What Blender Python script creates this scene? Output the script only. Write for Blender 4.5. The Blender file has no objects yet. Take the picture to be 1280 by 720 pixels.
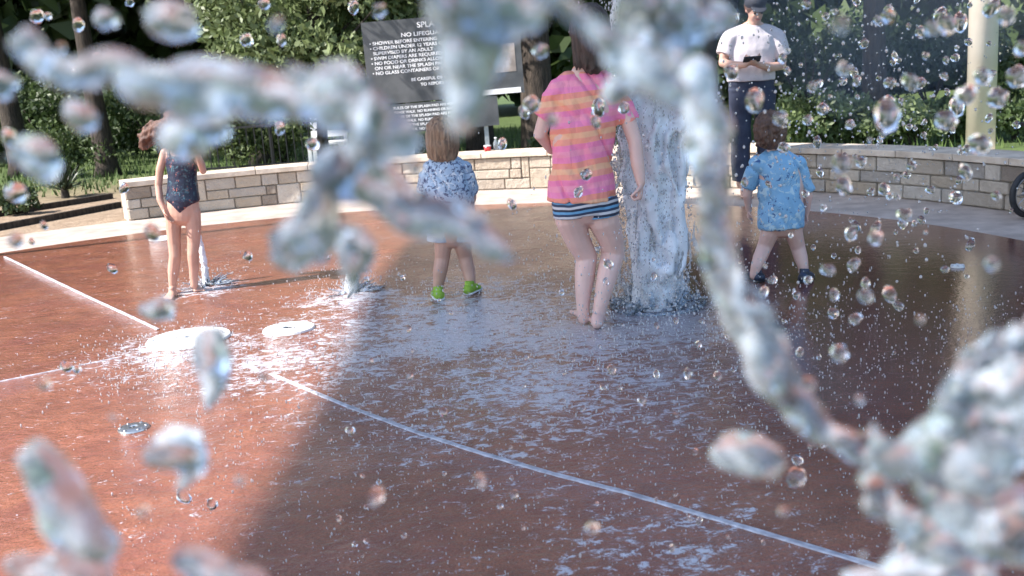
import bpy, bmesh, math, random
from mathutils import Vector, Matrix, noise
random.seed(7)
PI = math.pi
rad = math.radians
sc = bpy.context.scene
COL = sc.collection

# ------------------------------------------------------------------ camera
FPX, PITCH, ROLL, CAMH = 1300.0, rad(12.3), rad(4.0), 1.35
F = Vector((0, math.cos(PITCH), -math.sin(PITCH)))
R0 = Vector((1, 0, 0)); U0 = Vector((0, math.sin(PITCH), math.cos(PITCH)))
RR = math.cos(ROLL) * R0 - math.sin(ROLL) * U0
UU = math.sin(ROLL) * R0 + math.cos(ROLL) * U0
CAM = Vector((0, 0, CAMH))
cd = bpy.data.cameras.new('camera'); cam = bpy.data.objects.new('camera', cd); COL.objects.link(cam)
cam.matrix_world = Matrix(((RR.x, UU.x, -F.x, 0), (RR.y, UU.y, -F.y, 0), (RR.z, UU.z, -F.z, CAMH), (0, 0, 0, 1)))
cd.sensor_width = 36; cd.lens = 36 * FPX / 1280
cd.clip_start = 0.02; cd.clip_end = 600
cd.dof.use_dof = True; cd.dof.focus_distance = 5.2; cd.dof.aperture_fstop = 4.8
sc.camera = cam

def ray(x, y): return F + (x - 640) / FPX * RR + (360 - y) / FPX * UU
def G(x, y, z=0.0):                      # where a pixel meets a horizontal plane
    d = ray(x, y); return CAM + d * ((z - CAMH) / d.z)
def P(x, y, Y):                          # where a pixel meets the upright plane at distance Y
    d = ray(x, y); return CAM + d * (Y / d.y)
def PXM(Y): return FPX / Y

# ------------------------------------------------------------------ helpers
def tag(o, label=None, cat=None, group=None, kind=None):
    if label: o['label'] = label
    if cat: o['category'] = cat
    if group: o['group'] = group
    if kind: o['kind'] = kind
    return o
def thing(name, label, cat, loc=(0, 0, 0), group=None):
    o = bpy.data.objects.new(name, None); COL.objects.link(o); o.location = loc
    o.empty_display_size = .1
    return tag(o, label, cat, group)
def link_mesh(name, me, mat=None, parent=None, smooth=False):
    o = bpy.data.objects.new(name, me); COL.objects.link(o)
    if mat is not None:
        me.materials.clear(); me.materials.append(mat)
    if parent is not None:
        o.parent = parent; o.location = -parent.location      # geometry is given in world space
    if smooth:
        me.polygons.foreach_set('use_smooth', [True] * len(me.polygons))
    return o
class MB:
    def __init__(s): s.v = []; s.f = []; s.mi = []
    def add(s, vs, fs, m=0):
        b = len(s.v); s.v += [tuple(v) for v in vs]
        s.f += [tuple(b + i for i in f) for f in fs]; s.mi += [m] * len(fs); return s
    def box(s, c, size, M=None, m=0):
        c = Vector(c); x, y, z = [a / 2 for a in size]
        vs = [Vector((sx * x, sy * y, sz * z)) for sz in (-1, 1) for sy in (-1, 1) for sx in (-1, 1)]
        if M is not None: vs = [M @ v for v in vs]
        return s.add([c + v for v in vs], [(0, 2, 3, 1), (4, 5, 7, 6), (0, 1, 5, 4), (2, 6, 7, 3), (0, 4, 6, 2), (1, 3, 7, 5)], m)
    def loft(s, rings, side=Vector((1, 0, 0)), n=14, rc=True, rc0=None, m=0):
        """rings: (centre, rx, ry); rx lies along `side`; rounded or flat ends"""
        rc0 = rc if rc0 is None else rc0
        rs = [(Vector(c), rx, ry) for c, rx, ry in rings]
        k = len(rs); ax = []
        for i in range(k):
            a = rs[min(i + 1, k - 1)][0] - rs[max(i - 1, 0)][0]
            ax.append(a.normalized() if a.length > 1e-9 else Vector((0, 0, 1)))
        full = []
        def hemi(c, rx, ry, a, sgn):
            out = []
            for t in (78, 55, 28):
                t = rad(t); rr = min(rx, ry)
                out.append((c + a * sgn * rr * math.sin(t), rx * math.cos(t), ry * math.cos(t), a))
            return out
        if rc0: full += hemi(*rs[0], ax[0], -1)
        full += [(rs[i][0], rs[i][1], rs[i][2], ax[i]) for i in range(k)]
        if rc: full += hemi(*rs[-1], ax[-1], 1)[::-1]
        vs = []; fs = []
        sd0 = Vector(side)
        for c, rx, ry, a in full:
            sd = sd0 - a * sd0.dot(a)
            if sd.length < 1e-3: sd = Vector((0, 1, 0)) - a * a.y
            sd.normalize(); sd0 = sd; o = a.cross(sd)
            for j in range(n):
                t = 2 * PI * j / n
                vs.append(c + sd * rx * math.cos(t) + o * ry * math.sin(t))
        for i in range(len(full) - 1):
            for j in range(n):
                j2 = (j + 1) % n
                fs.append((i * n + j, i * n + j2, (i + 1) * n + j2, (i + 1) * n + j))
        fs.append(tuple(range(n - 1, -1, -1))); fs.append(tuple((len(full) - 1) * n + j for j in range(n)))
        return s.add(vs, fs, m)
    def limb(s, pts, n=12, m=0, rc=True, rc0=True):      # (point, radius) ...
        return s.loft([(p, r, r) for p, r in pts], n=n, m=m, rc=rc, rc0=rc0)
    def ell(s, c, r, M=None, n=14, m=0):
        c = Vector(c); rx, ry, rz = (r, r, r) if not hasattr(r, '__len__') else r
        k = n // 2; vs = [Vector((0, 0, rz))]
        for i in range(1, k):
            for j in range(n):
                t = PI * i / k; u = 2 * PI * j / n
                vs.append(Vector((rx * math.sin(t) * math.cos(u), ry * math.sin(t) * math.sin(u), rz * math.cos(t))))
        vs.append(Vector((0, 0, -rz)))
        if M is not None: vs = [M @ v for v in vs]
        fs = [(0, 1 + j, 1 + (j + 1) % n) for j in range(n)]
        for i in range(k - 2):
            for j in range(n):
                a = 1 + i * n; b = a + n
                fs.append((a + j, b + j, b + (j + 1) % n, a + (j + 1) % n))
        a = 1 + (k - 2) * n; e = len(vs) - 1
        fs += [(e, a + (j + 1) % n, a + j) for j in range(n)]
        return s.add([c + v for v in vs], fs, m)
    def mesh(s, name):
        me = bpy.data.meshes.new(name); me.from_pydata(s.v, [], s.f); me.update(); return me
    def build(s, name, mat, parent=None, smooth=False, recalc=True):
        me = s.mesh(name)
        if recalc:
            bm = bmesh.new(); bm.from_mesh(me); bmesh.ops.recalc_face_normals(bm, faces=bm.faces); bm.to_mesh(me); bm.free()
        mats = mat if isinstance(mat, (list, tuple)) else [mat]
        o = link_mesh(name, me, None, parent, smooth)
        for q in mats: me.materials.append(q)
        if len(mats) > 1: me.polygons.foreach_set('material_index', s.mi)
        return o
def fuse(mb, voxel, smooth=4, factor=.5, disp=None, name='body'):
    """union of overlapping closed shapes as one continuous surface"""
    me = mb.mesh('tmp')
    bm = bmesh.new(); bm.from_mesh(me); bmesh.ops.recalc_face_normals(bm, faces=bm.faces); bm.to_mesh(me); bm.free()
    o = bpy.data.objects.new('tmp', me); COL.objects.link(o)
    r = o.modifiers.new('r', 'REMESH'); r.mode = 'VOXEL'; r.voxel_size = voxel; r.use_smooth_shade = True
    if smooth:
        q = o.modifiers.new('s', 'SMOOTH'); q.factor = factor; q.iterations = smooth
    dg = bpy.context.evaluated_depsgraph_get()
    res = bpy.data.meshes.new_from_object(o.evaluated_get(dg))
    bpy.data.objects.remove(o); bpy.data.meshes.remove(me)
    res.name = name
    if disp:
        k = len(res.vertices); cs = [0.] * (3 * k); ns = [0.] * (3 * k)
        res.vertices.foreach_get('co', cs); res.vertex_normals.foreach_get('vector', ns)
        for i in range(0, 3 * k, 3):
            d = disp(Vector(cs[i:i+3]), Vector(ns[i:i+3])); cs[i] += d.x; cs[i+1] += d.y; cs[i+2] += d.z
        res.vertices.foreach_set('co', cs)
    res.update()
    res.polygons.foreach_set('use_smooth', [True] * len(res.polygons))
    return res

# ------------------------------------------------------------------ materials
def mat(name):
    m = bpy.data.materials.new(name); m.use_nodes = True
    nt = m.node_tree; b = nt.nodes['Principled BSDF']; return m, nt, b
def N(nt, t, **kw):
    n = nt.nodes.new(t)
    for k, v in kw.items():
        if k in n.inputs.keys() if isinstance(k, str) else False: n.inputs[k].default_value = v
        else: setattr(n, k, v)
    return n
def setin(n, **kw):
    for k, v in kw.items(): n.inputs[k.replace('_', ' ')].default_value = v
def coords(nt, scale=(1, 1, 1), kind='Object'):
    tc = nt.nodes.new('ShaderNodeTexCoord'); mp = nt.nodes.new('ShaderNodeMapping')
    mp.inputs['Scale'].default_value = scale; nt.links.new(tc.outputs[kind], mp.inputs['Vector']); return mp.outputs['Vector']
def noise_t(nt, vec, scale, detail=4, rough=.55, dist=0):
    n = nt.nodes.new('ShaderNodeTexNoise'); nt.links.new(vec, n.inputs['Vector'])
    setin(n, Scale=scale, Detail=detail, Roughness=rough, Distortion=dist); return n.outputs['Fac']
def ramp(nt, fac, stops, interp='LINEAR'):
    r = nt.nodes.new('ShaderNodeValToRGB'); nt.links.new(fac, r.inputs['Fac']); r.color_ramp.interpolation = interp
    e = r.color_ramp.elements
    while len(e) < len(stops): e.new(.5)
    for i, (p, c) in enumerate(stops):
        e[i].position = p; e[i].color = (c, c, c, 1) if not hasattr(c, '__len__') else (*c, 1)
    return r.outputs['Color']
def mixc(nt, fac, a, b, mode='MIX'):
    m = nt.nodes.new('ShaderNodeMix'); m.data_type = 'RGBA'; m.blend_type = mode
    def put(s, v):
        if hasattr(v, 'links') or isinstance(v, bpy.types.NodeSocket): nt.links.new(v, s)
        else: s.default_value = (*v, 1) if hasattr(v, '__len__') else v
    if isinstance(fac, bpy.types.NodeSocket): nt.links.new(fac, m.inputs[0])
    else: m.inputs[0].default_value = fac
    put(m.inputs[6], a); put(m.inputs[7], b); return m.outputs[2]
def mth(nt, op, a, b=None, c=None, clamp=False):
    m = nt.nodes.new('ShaderNodeMath'); m.operation = op; m.use_clamp = clamp
    for i, v in enumerate((a, b, c)):
        if v is None: continue
        if isinstance(v, bpy.types.NodeSocket): nt.links.new(v, m.inputs[i])
        else: m.inputs[i].default_value = v
    return m.outputs[0]
def bump(nt, b, h, strength=.3, dist=.01):
    n = nt.nodes.new('ShaderNodeBump'); nt.links.new(h, n.inputs['Height'])
    n.inputs['Distance'].default_value = dist
    if isinstance(strength, bpy.types.NodeSocket): nt.links.new(strength, n.inputs['Strength'])
    else: n.inputs['Strength'].default_value = strength
    nt.links.new(n.outputs['Normal'], b.inputs['Normal']); return n
def simple(name, c1, c2=None, scale=8, rough=.6, bscale=None, bstr=.3, bdist=.005, detail=5, metal=0, stops=(.35, .65), stretch=(1, 1, 1), spec=.5):
    m, nt, b = mat(name); v = coords(nt, stretch)
    if c2 is not None: nt.links.new(ramp(nt, noise_t(nt, v, scale, detail), [(stops[0], c1), (stops[1], c2)]), b.inputs['Base Color'])
    else: b.inputs['Base Color'].default_value = (*c1, 1)
    setin(b, Roughness=rough, Metallic=metal); b.inputs['Specular IOR Level'].default_value = spec
    if bscale: bump(nt, b, noise_t(nt, v, bscale, 6), bstr, bdist)
    return m
M = {}
M['skin'] = simple('skin_fair', (.66, .44, .38), (.74, .50, .44), 9, .45, 60, .15, .002)
M['skin_tan'] = simple('skin_tan', (.48, .29, .22), (.58, .36, .28), 9, .45, 60, .15, .002)
for k in ('skin', 'skin_tan'):
    b = M[k].node_tree.nodes['Principled BSDF']; setin(b, Subsurface_Weight=.12); b.inputs['Subsurface Radius'].default_value = (.02, .008, .004); b.inputs['Subsurface Scale'].default_value = 1
def hair(name, a, c):
    return simple(name, a, c, 14, .5, 90, .8, .006, 6, stretch=(6, 6, .5), stops=(.3, .7))
M['hair_black'] = hair('black_hair', (.025, .016, .014), (.085, .055, .045))
M['hair_brown'] = hair('brown_hair', (.06, .03, .022), (.20, .105, .075))
M['hair_light'] = hair('light_brown_hair', (.13, .075, .045), (.42, .28, .18))
M['hair_dark'] = hair('dark_brown_hair', (.05, .025, .018), (.20, .11, .075))
M['dark_rubber'] = simple('black_rubber', (.012, .012, .014), (.03, .03, .034), 30, .6)
M['black_metal'] = simple('black_metal', (.015, .015, .018), None, rough=.4)
M['steel'] = simple('grey_steel', (.5, .5, .52), (.62, .62, .64), 20, .3, metal=.9)
M['grey_post'] = simple('galvanised_post', (.35, .37, .38), (.5, .52, .53), 30, .45, metal=.4)
M['eye'] = simple('dark_eye', (.02, .015, .012), None, rough=.15)
M['lip'] = simple('lip', (.45, .16, .14), None, rough=.4)

def water_mat(name, trans, tint=(.92, .95, 1), rough=.03, bscale=None, bstr=.4, bdist=.002, foam=None):
    m, nt, b = mat(name); v = coords(nt)
    b.inputs['Base Color'].default_value = (*tint, 1)
    setin(b, Roughness=rough, IOR=1.333)
    if foam:                                  # aerated streaks inside the water
        f = ramp(nt, noise_t(nt, v, foam[0], 5, .6, .6), [(foam[1], foam[3]), (foam[2], foam[4])])
        nt.links.new(f, b.inputs['Transmission Weight'])
    else: b.inputs['Transmission Weight'].default_value = trans
    if bscale: bump(nt, b, noise_t(nt, v, bscale, 3, .5, .4), bstr, bdist)
    return m
M['drop'] = water_mat('clear_water', 1., (1, 1, 1), .0)
M['stream'] = water_mat('splashing_water', .8, (.76, .88, 1), .0, 30, .02, .004, foam=(16, .37, .73, 1.0, .53))
M['jet'] = water_mat('foaming_jet_water', .5, (.90, .94, 1), .3, 30, .2, .02, foam=(12, .36, .64, .25, .02))
M['spray'] = water_mat('fine_spray_water', .6, (.93, .96, 1), .05)

# wet brown concrete with foam
def pad_material():
    m, nt, b = mat('wet_red_brown_concrete'); L = nt.links.new
    v = coords(nt)
    big = noise_t(nt, v, .9, 5, .6, .4); mid = noise_t(nt, v, 7, 6, .65); fine = noise_t(nt, v, 110, 4, .7); grit = noise_t(nt, v, 420, 2, .6)
    col = ramp(nt, big, [(.3, (.20, .074, .042)), (.7, (.38, .14, .08))])
    col = mixc(nt, .55, col, ramp(nt, mid, [(.3, (.15, .052, .034)), (.72, (.47, .185, .105))]))
    col = mixc(nt, ramp(nt, fine, [(.45, 0.), (.75, .8)]), col, (.05, .018, .016))
    col = mixc(nt, ramp(nt, grit, [(.58, 0.), (.72, .75)]), col, (.55, .33, .25))
    # region weights
    sep = nt.nodes.new('ShaderNodeSeparateXYZ'); L(v, sep.inputs[0])
    def blob(c, r, w=1.):
        dx = mth(nt, 'SUBTRACT', sep.outputs[0], c[0]); dy = mth(nt, 'SUBTRACT', sep.outputs[1], c[1])
        d = mth(nt, 'SQRT', mth(nt, 'ADD', mth(nt, 'MULTIPLY', dx, dx), mth(nt, 'MULTIPLY', dy, dy)))
        return mth(nt, 'MULTIPLY', mth(nt, 'SUBTRACT', 1., mth(nt, 'DIVIDE', d, r), clamp=True), w)
    reg = None
    for x, y, r, w in FOAM:
        c = G(x, y); q = blob(c, r, w); reg = q if reg is None else mth(nt, 'MAXIMUM', reg, q)
    wv = coords(nt, (.75, 1, 1))                   # flecks drawn out along the flow
    f1 = noise_t(nt, wv, 22, 6, .66, .9); f2 = noise_t(nt, wv, 75, 4, .65, .6); f3 = noise_t(nt, wv, 5, 4, .6, .5)
    s = mth(nt, 'ADD', mth(nt, 'MULTIPLY', f1, .55), mth(nt, 'ADD', mth(nt, 'MULTIPLY', f2, .25), mth(nt, 'MULTIPLY', f3, .2)))
    s = mth(nt, 'ADD', s, mth(nt, 'MULTIPLY', reg, .15))
    col = mixc(nt, ramp(nt, noise_t(nt, v, 2.2, 6, .65, 1.), [(.45, 0.), (.62, .4)]), col, (.22, .075, .065))
    foam = ramp(nt, s, [(.575, 0.), (.64, .85)])
    col = mixc(nt, foam, col, (.62, .65, .72))
    L(col, b.inputs['Base Color'])
    wet = ramp(nt, noise_t(nt, v, 1.3, 4, .6, .5), [(.38, .03), (.66, .30)])
    ROUGH = mixc(nt, foam, wet, (.35, .35, .35))
    b.inputs['IOR'].default_value = 1.4
    setin(b, Coat_Weight=.6, Coat_Roughness=.05, Coat_IOR=1.33)
    rip = noise_t(nt, wv, 13, 5, .6, 1.0); rip2 = noise_t(nt, v, 42, 5, .65)
    hgt = mth(nt, 'ADD', rip, mth(nt, 'ADD', mth(nt, 'MULTIPLY', rip2, .6), mth(nt, 'MULTIPLY', grit, .05)))
    calm = None
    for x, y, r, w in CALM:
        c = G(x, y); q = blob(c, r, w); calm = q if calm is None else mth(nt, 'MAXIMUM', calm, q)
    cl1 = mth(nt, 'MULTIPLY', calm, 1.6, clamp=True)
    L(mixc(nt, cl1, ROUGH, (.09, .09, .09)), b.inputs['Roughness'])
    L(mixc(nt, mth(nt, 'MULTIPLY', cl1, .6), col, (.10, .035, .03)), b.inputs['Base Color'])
    st = mth(nt, 'SUBTRACT', .85, mth(nt, 'MULTIPLY', calm, 1.3), clamp=True)
    st = mth(nt, 'MAXIMUM', mth(nt, 'ADD', st, mth(nt, 'MULTIPLY', reg, .3)), .10)
    bn = bump(nt, b, hgt, st, .012)
    L(bn.outputs['Normal'], b.inputs['Coat Normal'])
    return m
FOAM = [(600, 400, 1.6, 1.15), (560, 425, .7, 1.35), (740, 415, .9, 1.35), (700, 480, 1.3, .9), (830, 405, .9, 1.2), (230, 440, .75, .9), (330, 450, .8, .85), (440, 372, .55, 1.1), (255, 362, .45, 1.0), (560, 380, .8, .9), (830, 690, .6, .6), (430, 450, .9, .8)]
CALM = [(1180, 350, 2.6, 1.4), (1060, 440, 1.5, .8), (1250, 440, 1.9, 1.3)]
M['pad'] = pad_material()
M['curb'] = simple('pale_concrete', (.36, .30, .26), (.54, .46, .40), 5, .55, 120, .3, .004)
M['white_cover'] = simple('white_plastic_cover', (.66, .68, .68), (.80, .82, .82), 30, .35, 40, .1, .002)
M['caulk'] = simple('white_caulk', (.30, .30, .34), (.60, .61, .66), 24, .5, 60, .5, .004)

# ------------------------------------------------------------------ world and sun
SUN_AZ, SUN_EL = rad(18), rad(47)          # light travels along +X turned 18 degrees towards +Y, falling 47 degrees
T = Vector((math.cos(SUN_EL) * math.cos(SUN_AZ), math.cos(SUN_EL) * math.sin(SUN_AZ), -math.sin(SUN_EL)))
w = bpy.data.worlds.new('World'); sc.world = w; w.use_nodes = True
nt = w.node_tree; sky = nt.nodes.new('ShaderNodeTexSky'); sky.sky_type = 'NISHITA'; sky.sun_disc = False
sky.sun_elevation = SUN_EL
s_dir = -T; sky.sun_rotation = math.atan2(s_dir.x, s_dir.y)
sky.air_density = 1.0; sky.dust_density = 1.0; sky.ozone_density = 1.6
nt.links.new(sky.outputs[0], nt.nodes['Background'].inputs['Color']); nt.nodes['Background'].inputs['Strength'].default_value = .15
ld = bpy.data.lights.new('sun', 'SUN'); ld.energy = 5.0; ld.angle = rad(.8); ld.color = (1, .94, .88)
sun = bpy.data.objects.new('sun', ld); COL.objects.link(sun); sun.rotation_euler = T.to_track_quat('-Z', 'Y').to_euler()
sun.location = (-8, -3, 12)
sc.view_settings.view_transform = 'Standard'; sc.view_settings.look = 'None'; sc.view_settings.gamma = 1
sc.view_settings.exposure = 1.15
sc.cycles.use_denoising = True
sc.cycles.max_bounces = 12; sc.cycles.transmission_bounces = 10; sc.cycles.transparent_max_bounces = 12
sc.cycles.sample_clamp_indirect = 6
sc.cycles.caustics_reflective = False; sc.cycles.caustics_refractive = False

# ------------------------------------------------------------------ ground
PC = Vector((-1.41, 5.4, 0)); PR = 4.84; WR = 5.42; WC = Vector((-1.4, 5.98, 0))
def disc_sheet(name, c, r, z, m, n=160, r0=0):
    mb = MB()
    if r0 == 0: mb.add([(c.x + r * math.cos(2*PI*i/n), c.y + r * math.sin(2*PI*i/n), z) for i in range(n)], [tuple(range(n))])
    else:
        vs = []
        for i in range(n):
            a = 2 * PI * i / n
            vs += [(c.x + r0 * math.cos(a), c.y + r0 * math.sin(a), z), (c.x + r * math.cos(a), c.y + r * math.sin(a), z)]
        mb.add(vs, [(2*i, 2*i+1, (2*i+3) % (2*n), (2*i+2) % (2*n)) for i in range(n)])
    return mb.build(name, m)
def ground_material():
    m, nt, b = mat('park_ground'); v = coords(nt); L = nt.links.new
    g = ramp(nt, noise_t(nt, v, 3, 6, .7), [(.3, (.035, .06, .015)), (.7, (.10, .15, .035))])
    d = ramp(nt, noise_t(nt, v, 6, 6, .7), [(.3, (.20, .14, .09)), (.7, (.36, .27, .19))])
    sep = nt.nodes.new('ShaderNodeSeparateXYZ'); L(v, sep.inputs[0])
    e = mth(nt, 'ADD', sep.outputs[0], mth(nt, 'MULTIPLY', noise_t(nt, v, .6, 4), 1.2))
    k = ramp(nt, mth(nt, 'MULTIPLY_ADD', e, -.5, -1.0, clamp=True), [(.3, 0.), (.6, 1.)])
    k = mth(nt, 'MULTIPLY', k, ramp(nt, mth(nt, 'MULTIPLY_ADD', sep.outputs[1], -.25, 4.2, clamp=True), [(0., 0.), (1., 1.)]))
    L(mixc(nt, k, g, d), b.inputs['Base Color']); setin(b, Roughness=.95); bump(nt, b, noise_t(nt, v, 30, 6), .6, .05)
    return m
mb = MB(); mb.add([(-300, -300, -.012), (300, -300, -.012), (300, 300, -.012), (-300, 300, -.012)], [(0, 1, 2, 3)])
tag(mb.build('ground', ground_material()), kind='structure')
tag(disc_sheet('pavement', PC, 6.0, -.004, M['curb'], r0=PR - .02), kind='structure')
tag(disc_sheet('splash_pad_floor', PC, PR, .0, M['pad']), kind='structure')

# joint lines
def strip(name, pts, wd, label):
    mb = MB(); vs = []
    for i, p in enumerate(pts):
        a = (pts[min(i+1, len(pts)-1)] - pts[max(i-1, 0)]); a.z = 0; a.normalize(); s = Vector((-a.y, a.x, 0))
        jw = wd * (1 + .12 * math.sin(i * 2.3))
        for k, z in ((-1, .0), (-.7, .003), (.7, .003), (1, .0)):
            q = p + s * jw * .5 * k; vs.append((q.x, q.y, z))
    fs = [(4*i+j, 4*i+j+1, 4*i+j+5, 4*i+j+4) for i in range(len(pts)-1) for j in range(3)]
    mb.add(vs, fs); return tag(mb.build(name, M['caulk'], recalc=False), label, 'joint strip')
def dens(pts, n=8):
    out = []
    for a, b in zip(pts, pts[1:]):
        for i in range(n): out.append(a.lerp(b, i / n))
    return out + [pts[-1]]
strip('joint_strip', dens([G(*q) for q in [(338, 467), (430, 506), (520, 540), (600, 566), (690, 592), (780, 615), (900, 650), (1110, 712), (1200, 740)]]), .026, 'long pale joint strip running from the froth to the lower right')
strip('joint_strip', dens([G(*q) for q in [(6, 321), (60, 347), (110, 371), (160, 394), (198, 412)]]), .024, 'pale joint strip crossing the sunlit floor to the rim at the left')
strip('joint_strip', dens([G(*q) for q in [(-40, 486), (0, 477), (75, 462), (152, 446)]]), .014, 'thin pale joint strip leading left from the big white cover')

# jet covers
def cover(c, r, label, hole=.22, z=.012, m=None, name='jet_cover', cat='jet cover'):
    t = thing(name, label, cat, (c.x, c.y, 0))
    mb = MB(); n = 48; rings = [(r, .001), (r * .97, z), (r * .62, z + .003), (r * hole, z + .003), (r * hole * .9, z - .003)]
    vs = [(c.x + q * math.cos(2*PI*i/n), c.y + q * math.sin(2*PI*i/n), h) for q, h in rings for i in range(n)]
    fs = [(k*n+i, k*n+(i+1) % n, (k+1)*n+(i+1) % n, (k+1)*n+i) for k in range(len(rings)-1) for i in range(n)]
    mb.add(vs, fs); mb.build('cover_plate', m or M['white_cover'], t)
    mb = MB(); mb.add([(c.x + r*hole*.92 * math.cos(2*PI*i/24), c.y + r*hole*.92 * math.sin(2*PI*i/24), z - .002) for i in range(24)], [tuple(range(24))])
    mb.build('nozzle', M['dark_rubber'], t)
    for i in range(6):
        mb = MB(); a = i*PI/3 + .2; mb.ell((c.x + r*.82*math.cos(a), c.y + r*.82*math.sin(a), z + .002), (.008, .008, .003), n=8); mb.build('bolt', M['steel'], t, True)
    return t
cover(G(361, 412), .142, 'small round white jet cover with a black centre hole')
cover(G(236, 424), .225, 'largest round white jet cover, at the centre of the sunlit floor', .10)
cover(G(206, 298), .14, 'white jet cover on the dry floor behind the girl in the navy swimsuit', .18)
cover(G(167, 536), .062, 'small grey metal drain plate in the sunlit wet floor', .3, .008, M['steel'], 'drain_plate', 'drain plate')
cover(G(1197, 334), .04, 'tiny pale jet cover on the calm floor near the pillar reflection', .4)
cover(G(822, 381), .16, 'white jet cover under the tall water column', .3)

# ------------------------------------------------------------------ curved stone wall
def ang_of(p): return math.atan2(p.y - WC.y, p.x - WC.x)
A_L = ang_of(G(162, 276)); A_R = rad(-8)
WH = .40
def arcbox(mb, a0, a1, r0, r1, z0, z1, jig=0, m=0, seg=2):
    vs = []
    for i in range(seg + 1):
        a = a0 + (a1 - a0) * i / seg
        for r, z in ((r0, z0), (r1, z0), (r1, z1), (r0, z1)):
            rr = r + (random.uniform(-jig, jig) if r == r0 else 0)
            vs.append((WC.x + rr * math.cos(a), WC.y + rr * math.sin(a), z))
    fs = [(0, 1, 2, 3), (4*seg+3, 4*seg+2, 4*seg+1, 4*seg)]
    for i in range(seg):
        b = 4 * i
        for j in range(4): fs.append((b+j, b+(j+1) % 4, b+4+(j+1) % 4, b+4+j))
    mb.add(vs, fs, m)
def stone_material(name, cols, rnd=True):
    m, nt, b = mat(name); v = coords(nt); L = nt.links.new
    at = nt.nodes.new('ShaderNodeAttribute'); at.attribute_name = 'tone'
    c = ramp(nt, at.outputs['Fac'], cols)
    n = noise_t(nt, v, 9, 8, .7)
    c = mixc(nt, ramp(nt, n, [(.3, 0.), (.75, .55)]), c, (.32, .26, .20))
    c = mixc(nt, ramp(nt, noise_t(nt, v, 3, 4), [(.5, 0.), (.8, .35)]), c, (.60, .55, .48))
    L(c, b.inputs['Base Color']); setin(b, Roughness=.85); bump(nt, b, noise_t(nt, v, 22, 8, .7), 1., .035)
    return m
M['stone'] = stone_material('limestone_blocks', [(0, (.26, .21, .17)), (.25, (.62, .54, .44)), (.5, (.44, .36, .27)), (.75, (.72, .65, .56)), (1, (.36, .33, .30))])
M['coping'] = simple('limestone_coping', (.46, .38, .30), (.66, .57, .47), 6, .8, 40, .5, .01)
M['mortar'] = simple('mortar', (.44, .39, .33), (.56, .50, .43), 20, .95)
wall = thing('stone_wall', 'low curved wall of pale limestone blocks round the splash pad', 'wall', (WC.x, WC.y + WR, 0))
mb = MB(); arcbox(mb, A_L, A_R, WR + .03, WR + .33, -.01, WH - .055, seg=90); mb.build('mortar_core', M['mortar'], wall)
mb = MB(); tones = []
z = 0.0; rows = [.115, .10, .125]
taken = []
for ri, hgt in enumerate(rows):
    a = A_L
    while a > A_R:
        wdt = random.uniform(.13, .42) / WR; a2 = max(a - wdt, A_R)
        # skip where a tall block from the row below reaches up
        blk = [t for t in taken if t[2] == ri and t[1] < a - 1e-6 and t[0] > a2 + 1e-6]
        if blk:
            t = blk[0]
            if t[0] >= a - 1e-6: a = t[1]; continue
            a2 = t[0]
        if a - a2 > .012:
            tall = ri < 2 and random.random() < .2 and a - a2 < .05
            zz = z + hgt + (rows[ri+1] if tall else 0)
            if tall: taken.append((a, a2, ri + 1))
            g = .0045 / WR; n0 = len(mb.f); s = 3
            prot = random.uniform(0, .014)
            arcbox(mb, a - g, a2 + g, WR - prot, WR + .34 + prot * .5, z + .004, zz - .004, .005, seg=s)
            tones += [random.random()] * (len(mb.f) - n0)
        a = a2
    z += hgt
o = mb.build('stonework', M['stone'], wall)
at = o.data.attributes.new('tone', 'FLOAT', 'FACE'); at.data.foreach_set('value', tones)
bv = o.modifiers.new('b', 'BEVEL'); bv.width = .011; bv.segments = 2; bv.limit_method = 'ANGLE'
mb = MB(); a = A_L
while a > A_R:
    a2 = max(a - random.uniform(.55, .75) / WR, A_R)
    arcbox(mb, a - .0006, a2 + .0006, WR - .03, WR + .37, WH - .055, WH, .002, seg=6); a = a2
o = mb.build('coping', M['coping'], wall); bv = o.modifiers.new('b', 'BEVEL'); bv.width = .006; bv.segments = 2; bv.limit_method = 'ANGLE'
# tall pale round pillar behind the wall
pb = P(1225, 190, 10.2); px_, py_ = pb.x, pb.y
pil = thing('pillar', 'tall cream round pillar standing behind the right part of the wall', 'pillar', (px_, py_, 0))
M['cream'] = simple('cream_painted_stone', (.72, .63, .52), (.80, .71, .60), 3, .7, 50, .3, .004)
mb = MB(); mb.loft([((px_, py_, 0.02), .135, .135), ((px_, py_, 3.0), .132, .132), ((px_, py_, 5.2), .13, .13)], n=40, rc=False); mb.build('shaft', M['cream'], pil, True)
mb = MB(); mb.box((px_, py_, .06), (.42, .42, .13)); mb.box((px_, py_, 5.26), (.36, .36, .12)); mb.build('base_block', M['cream'], pil)

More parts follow.
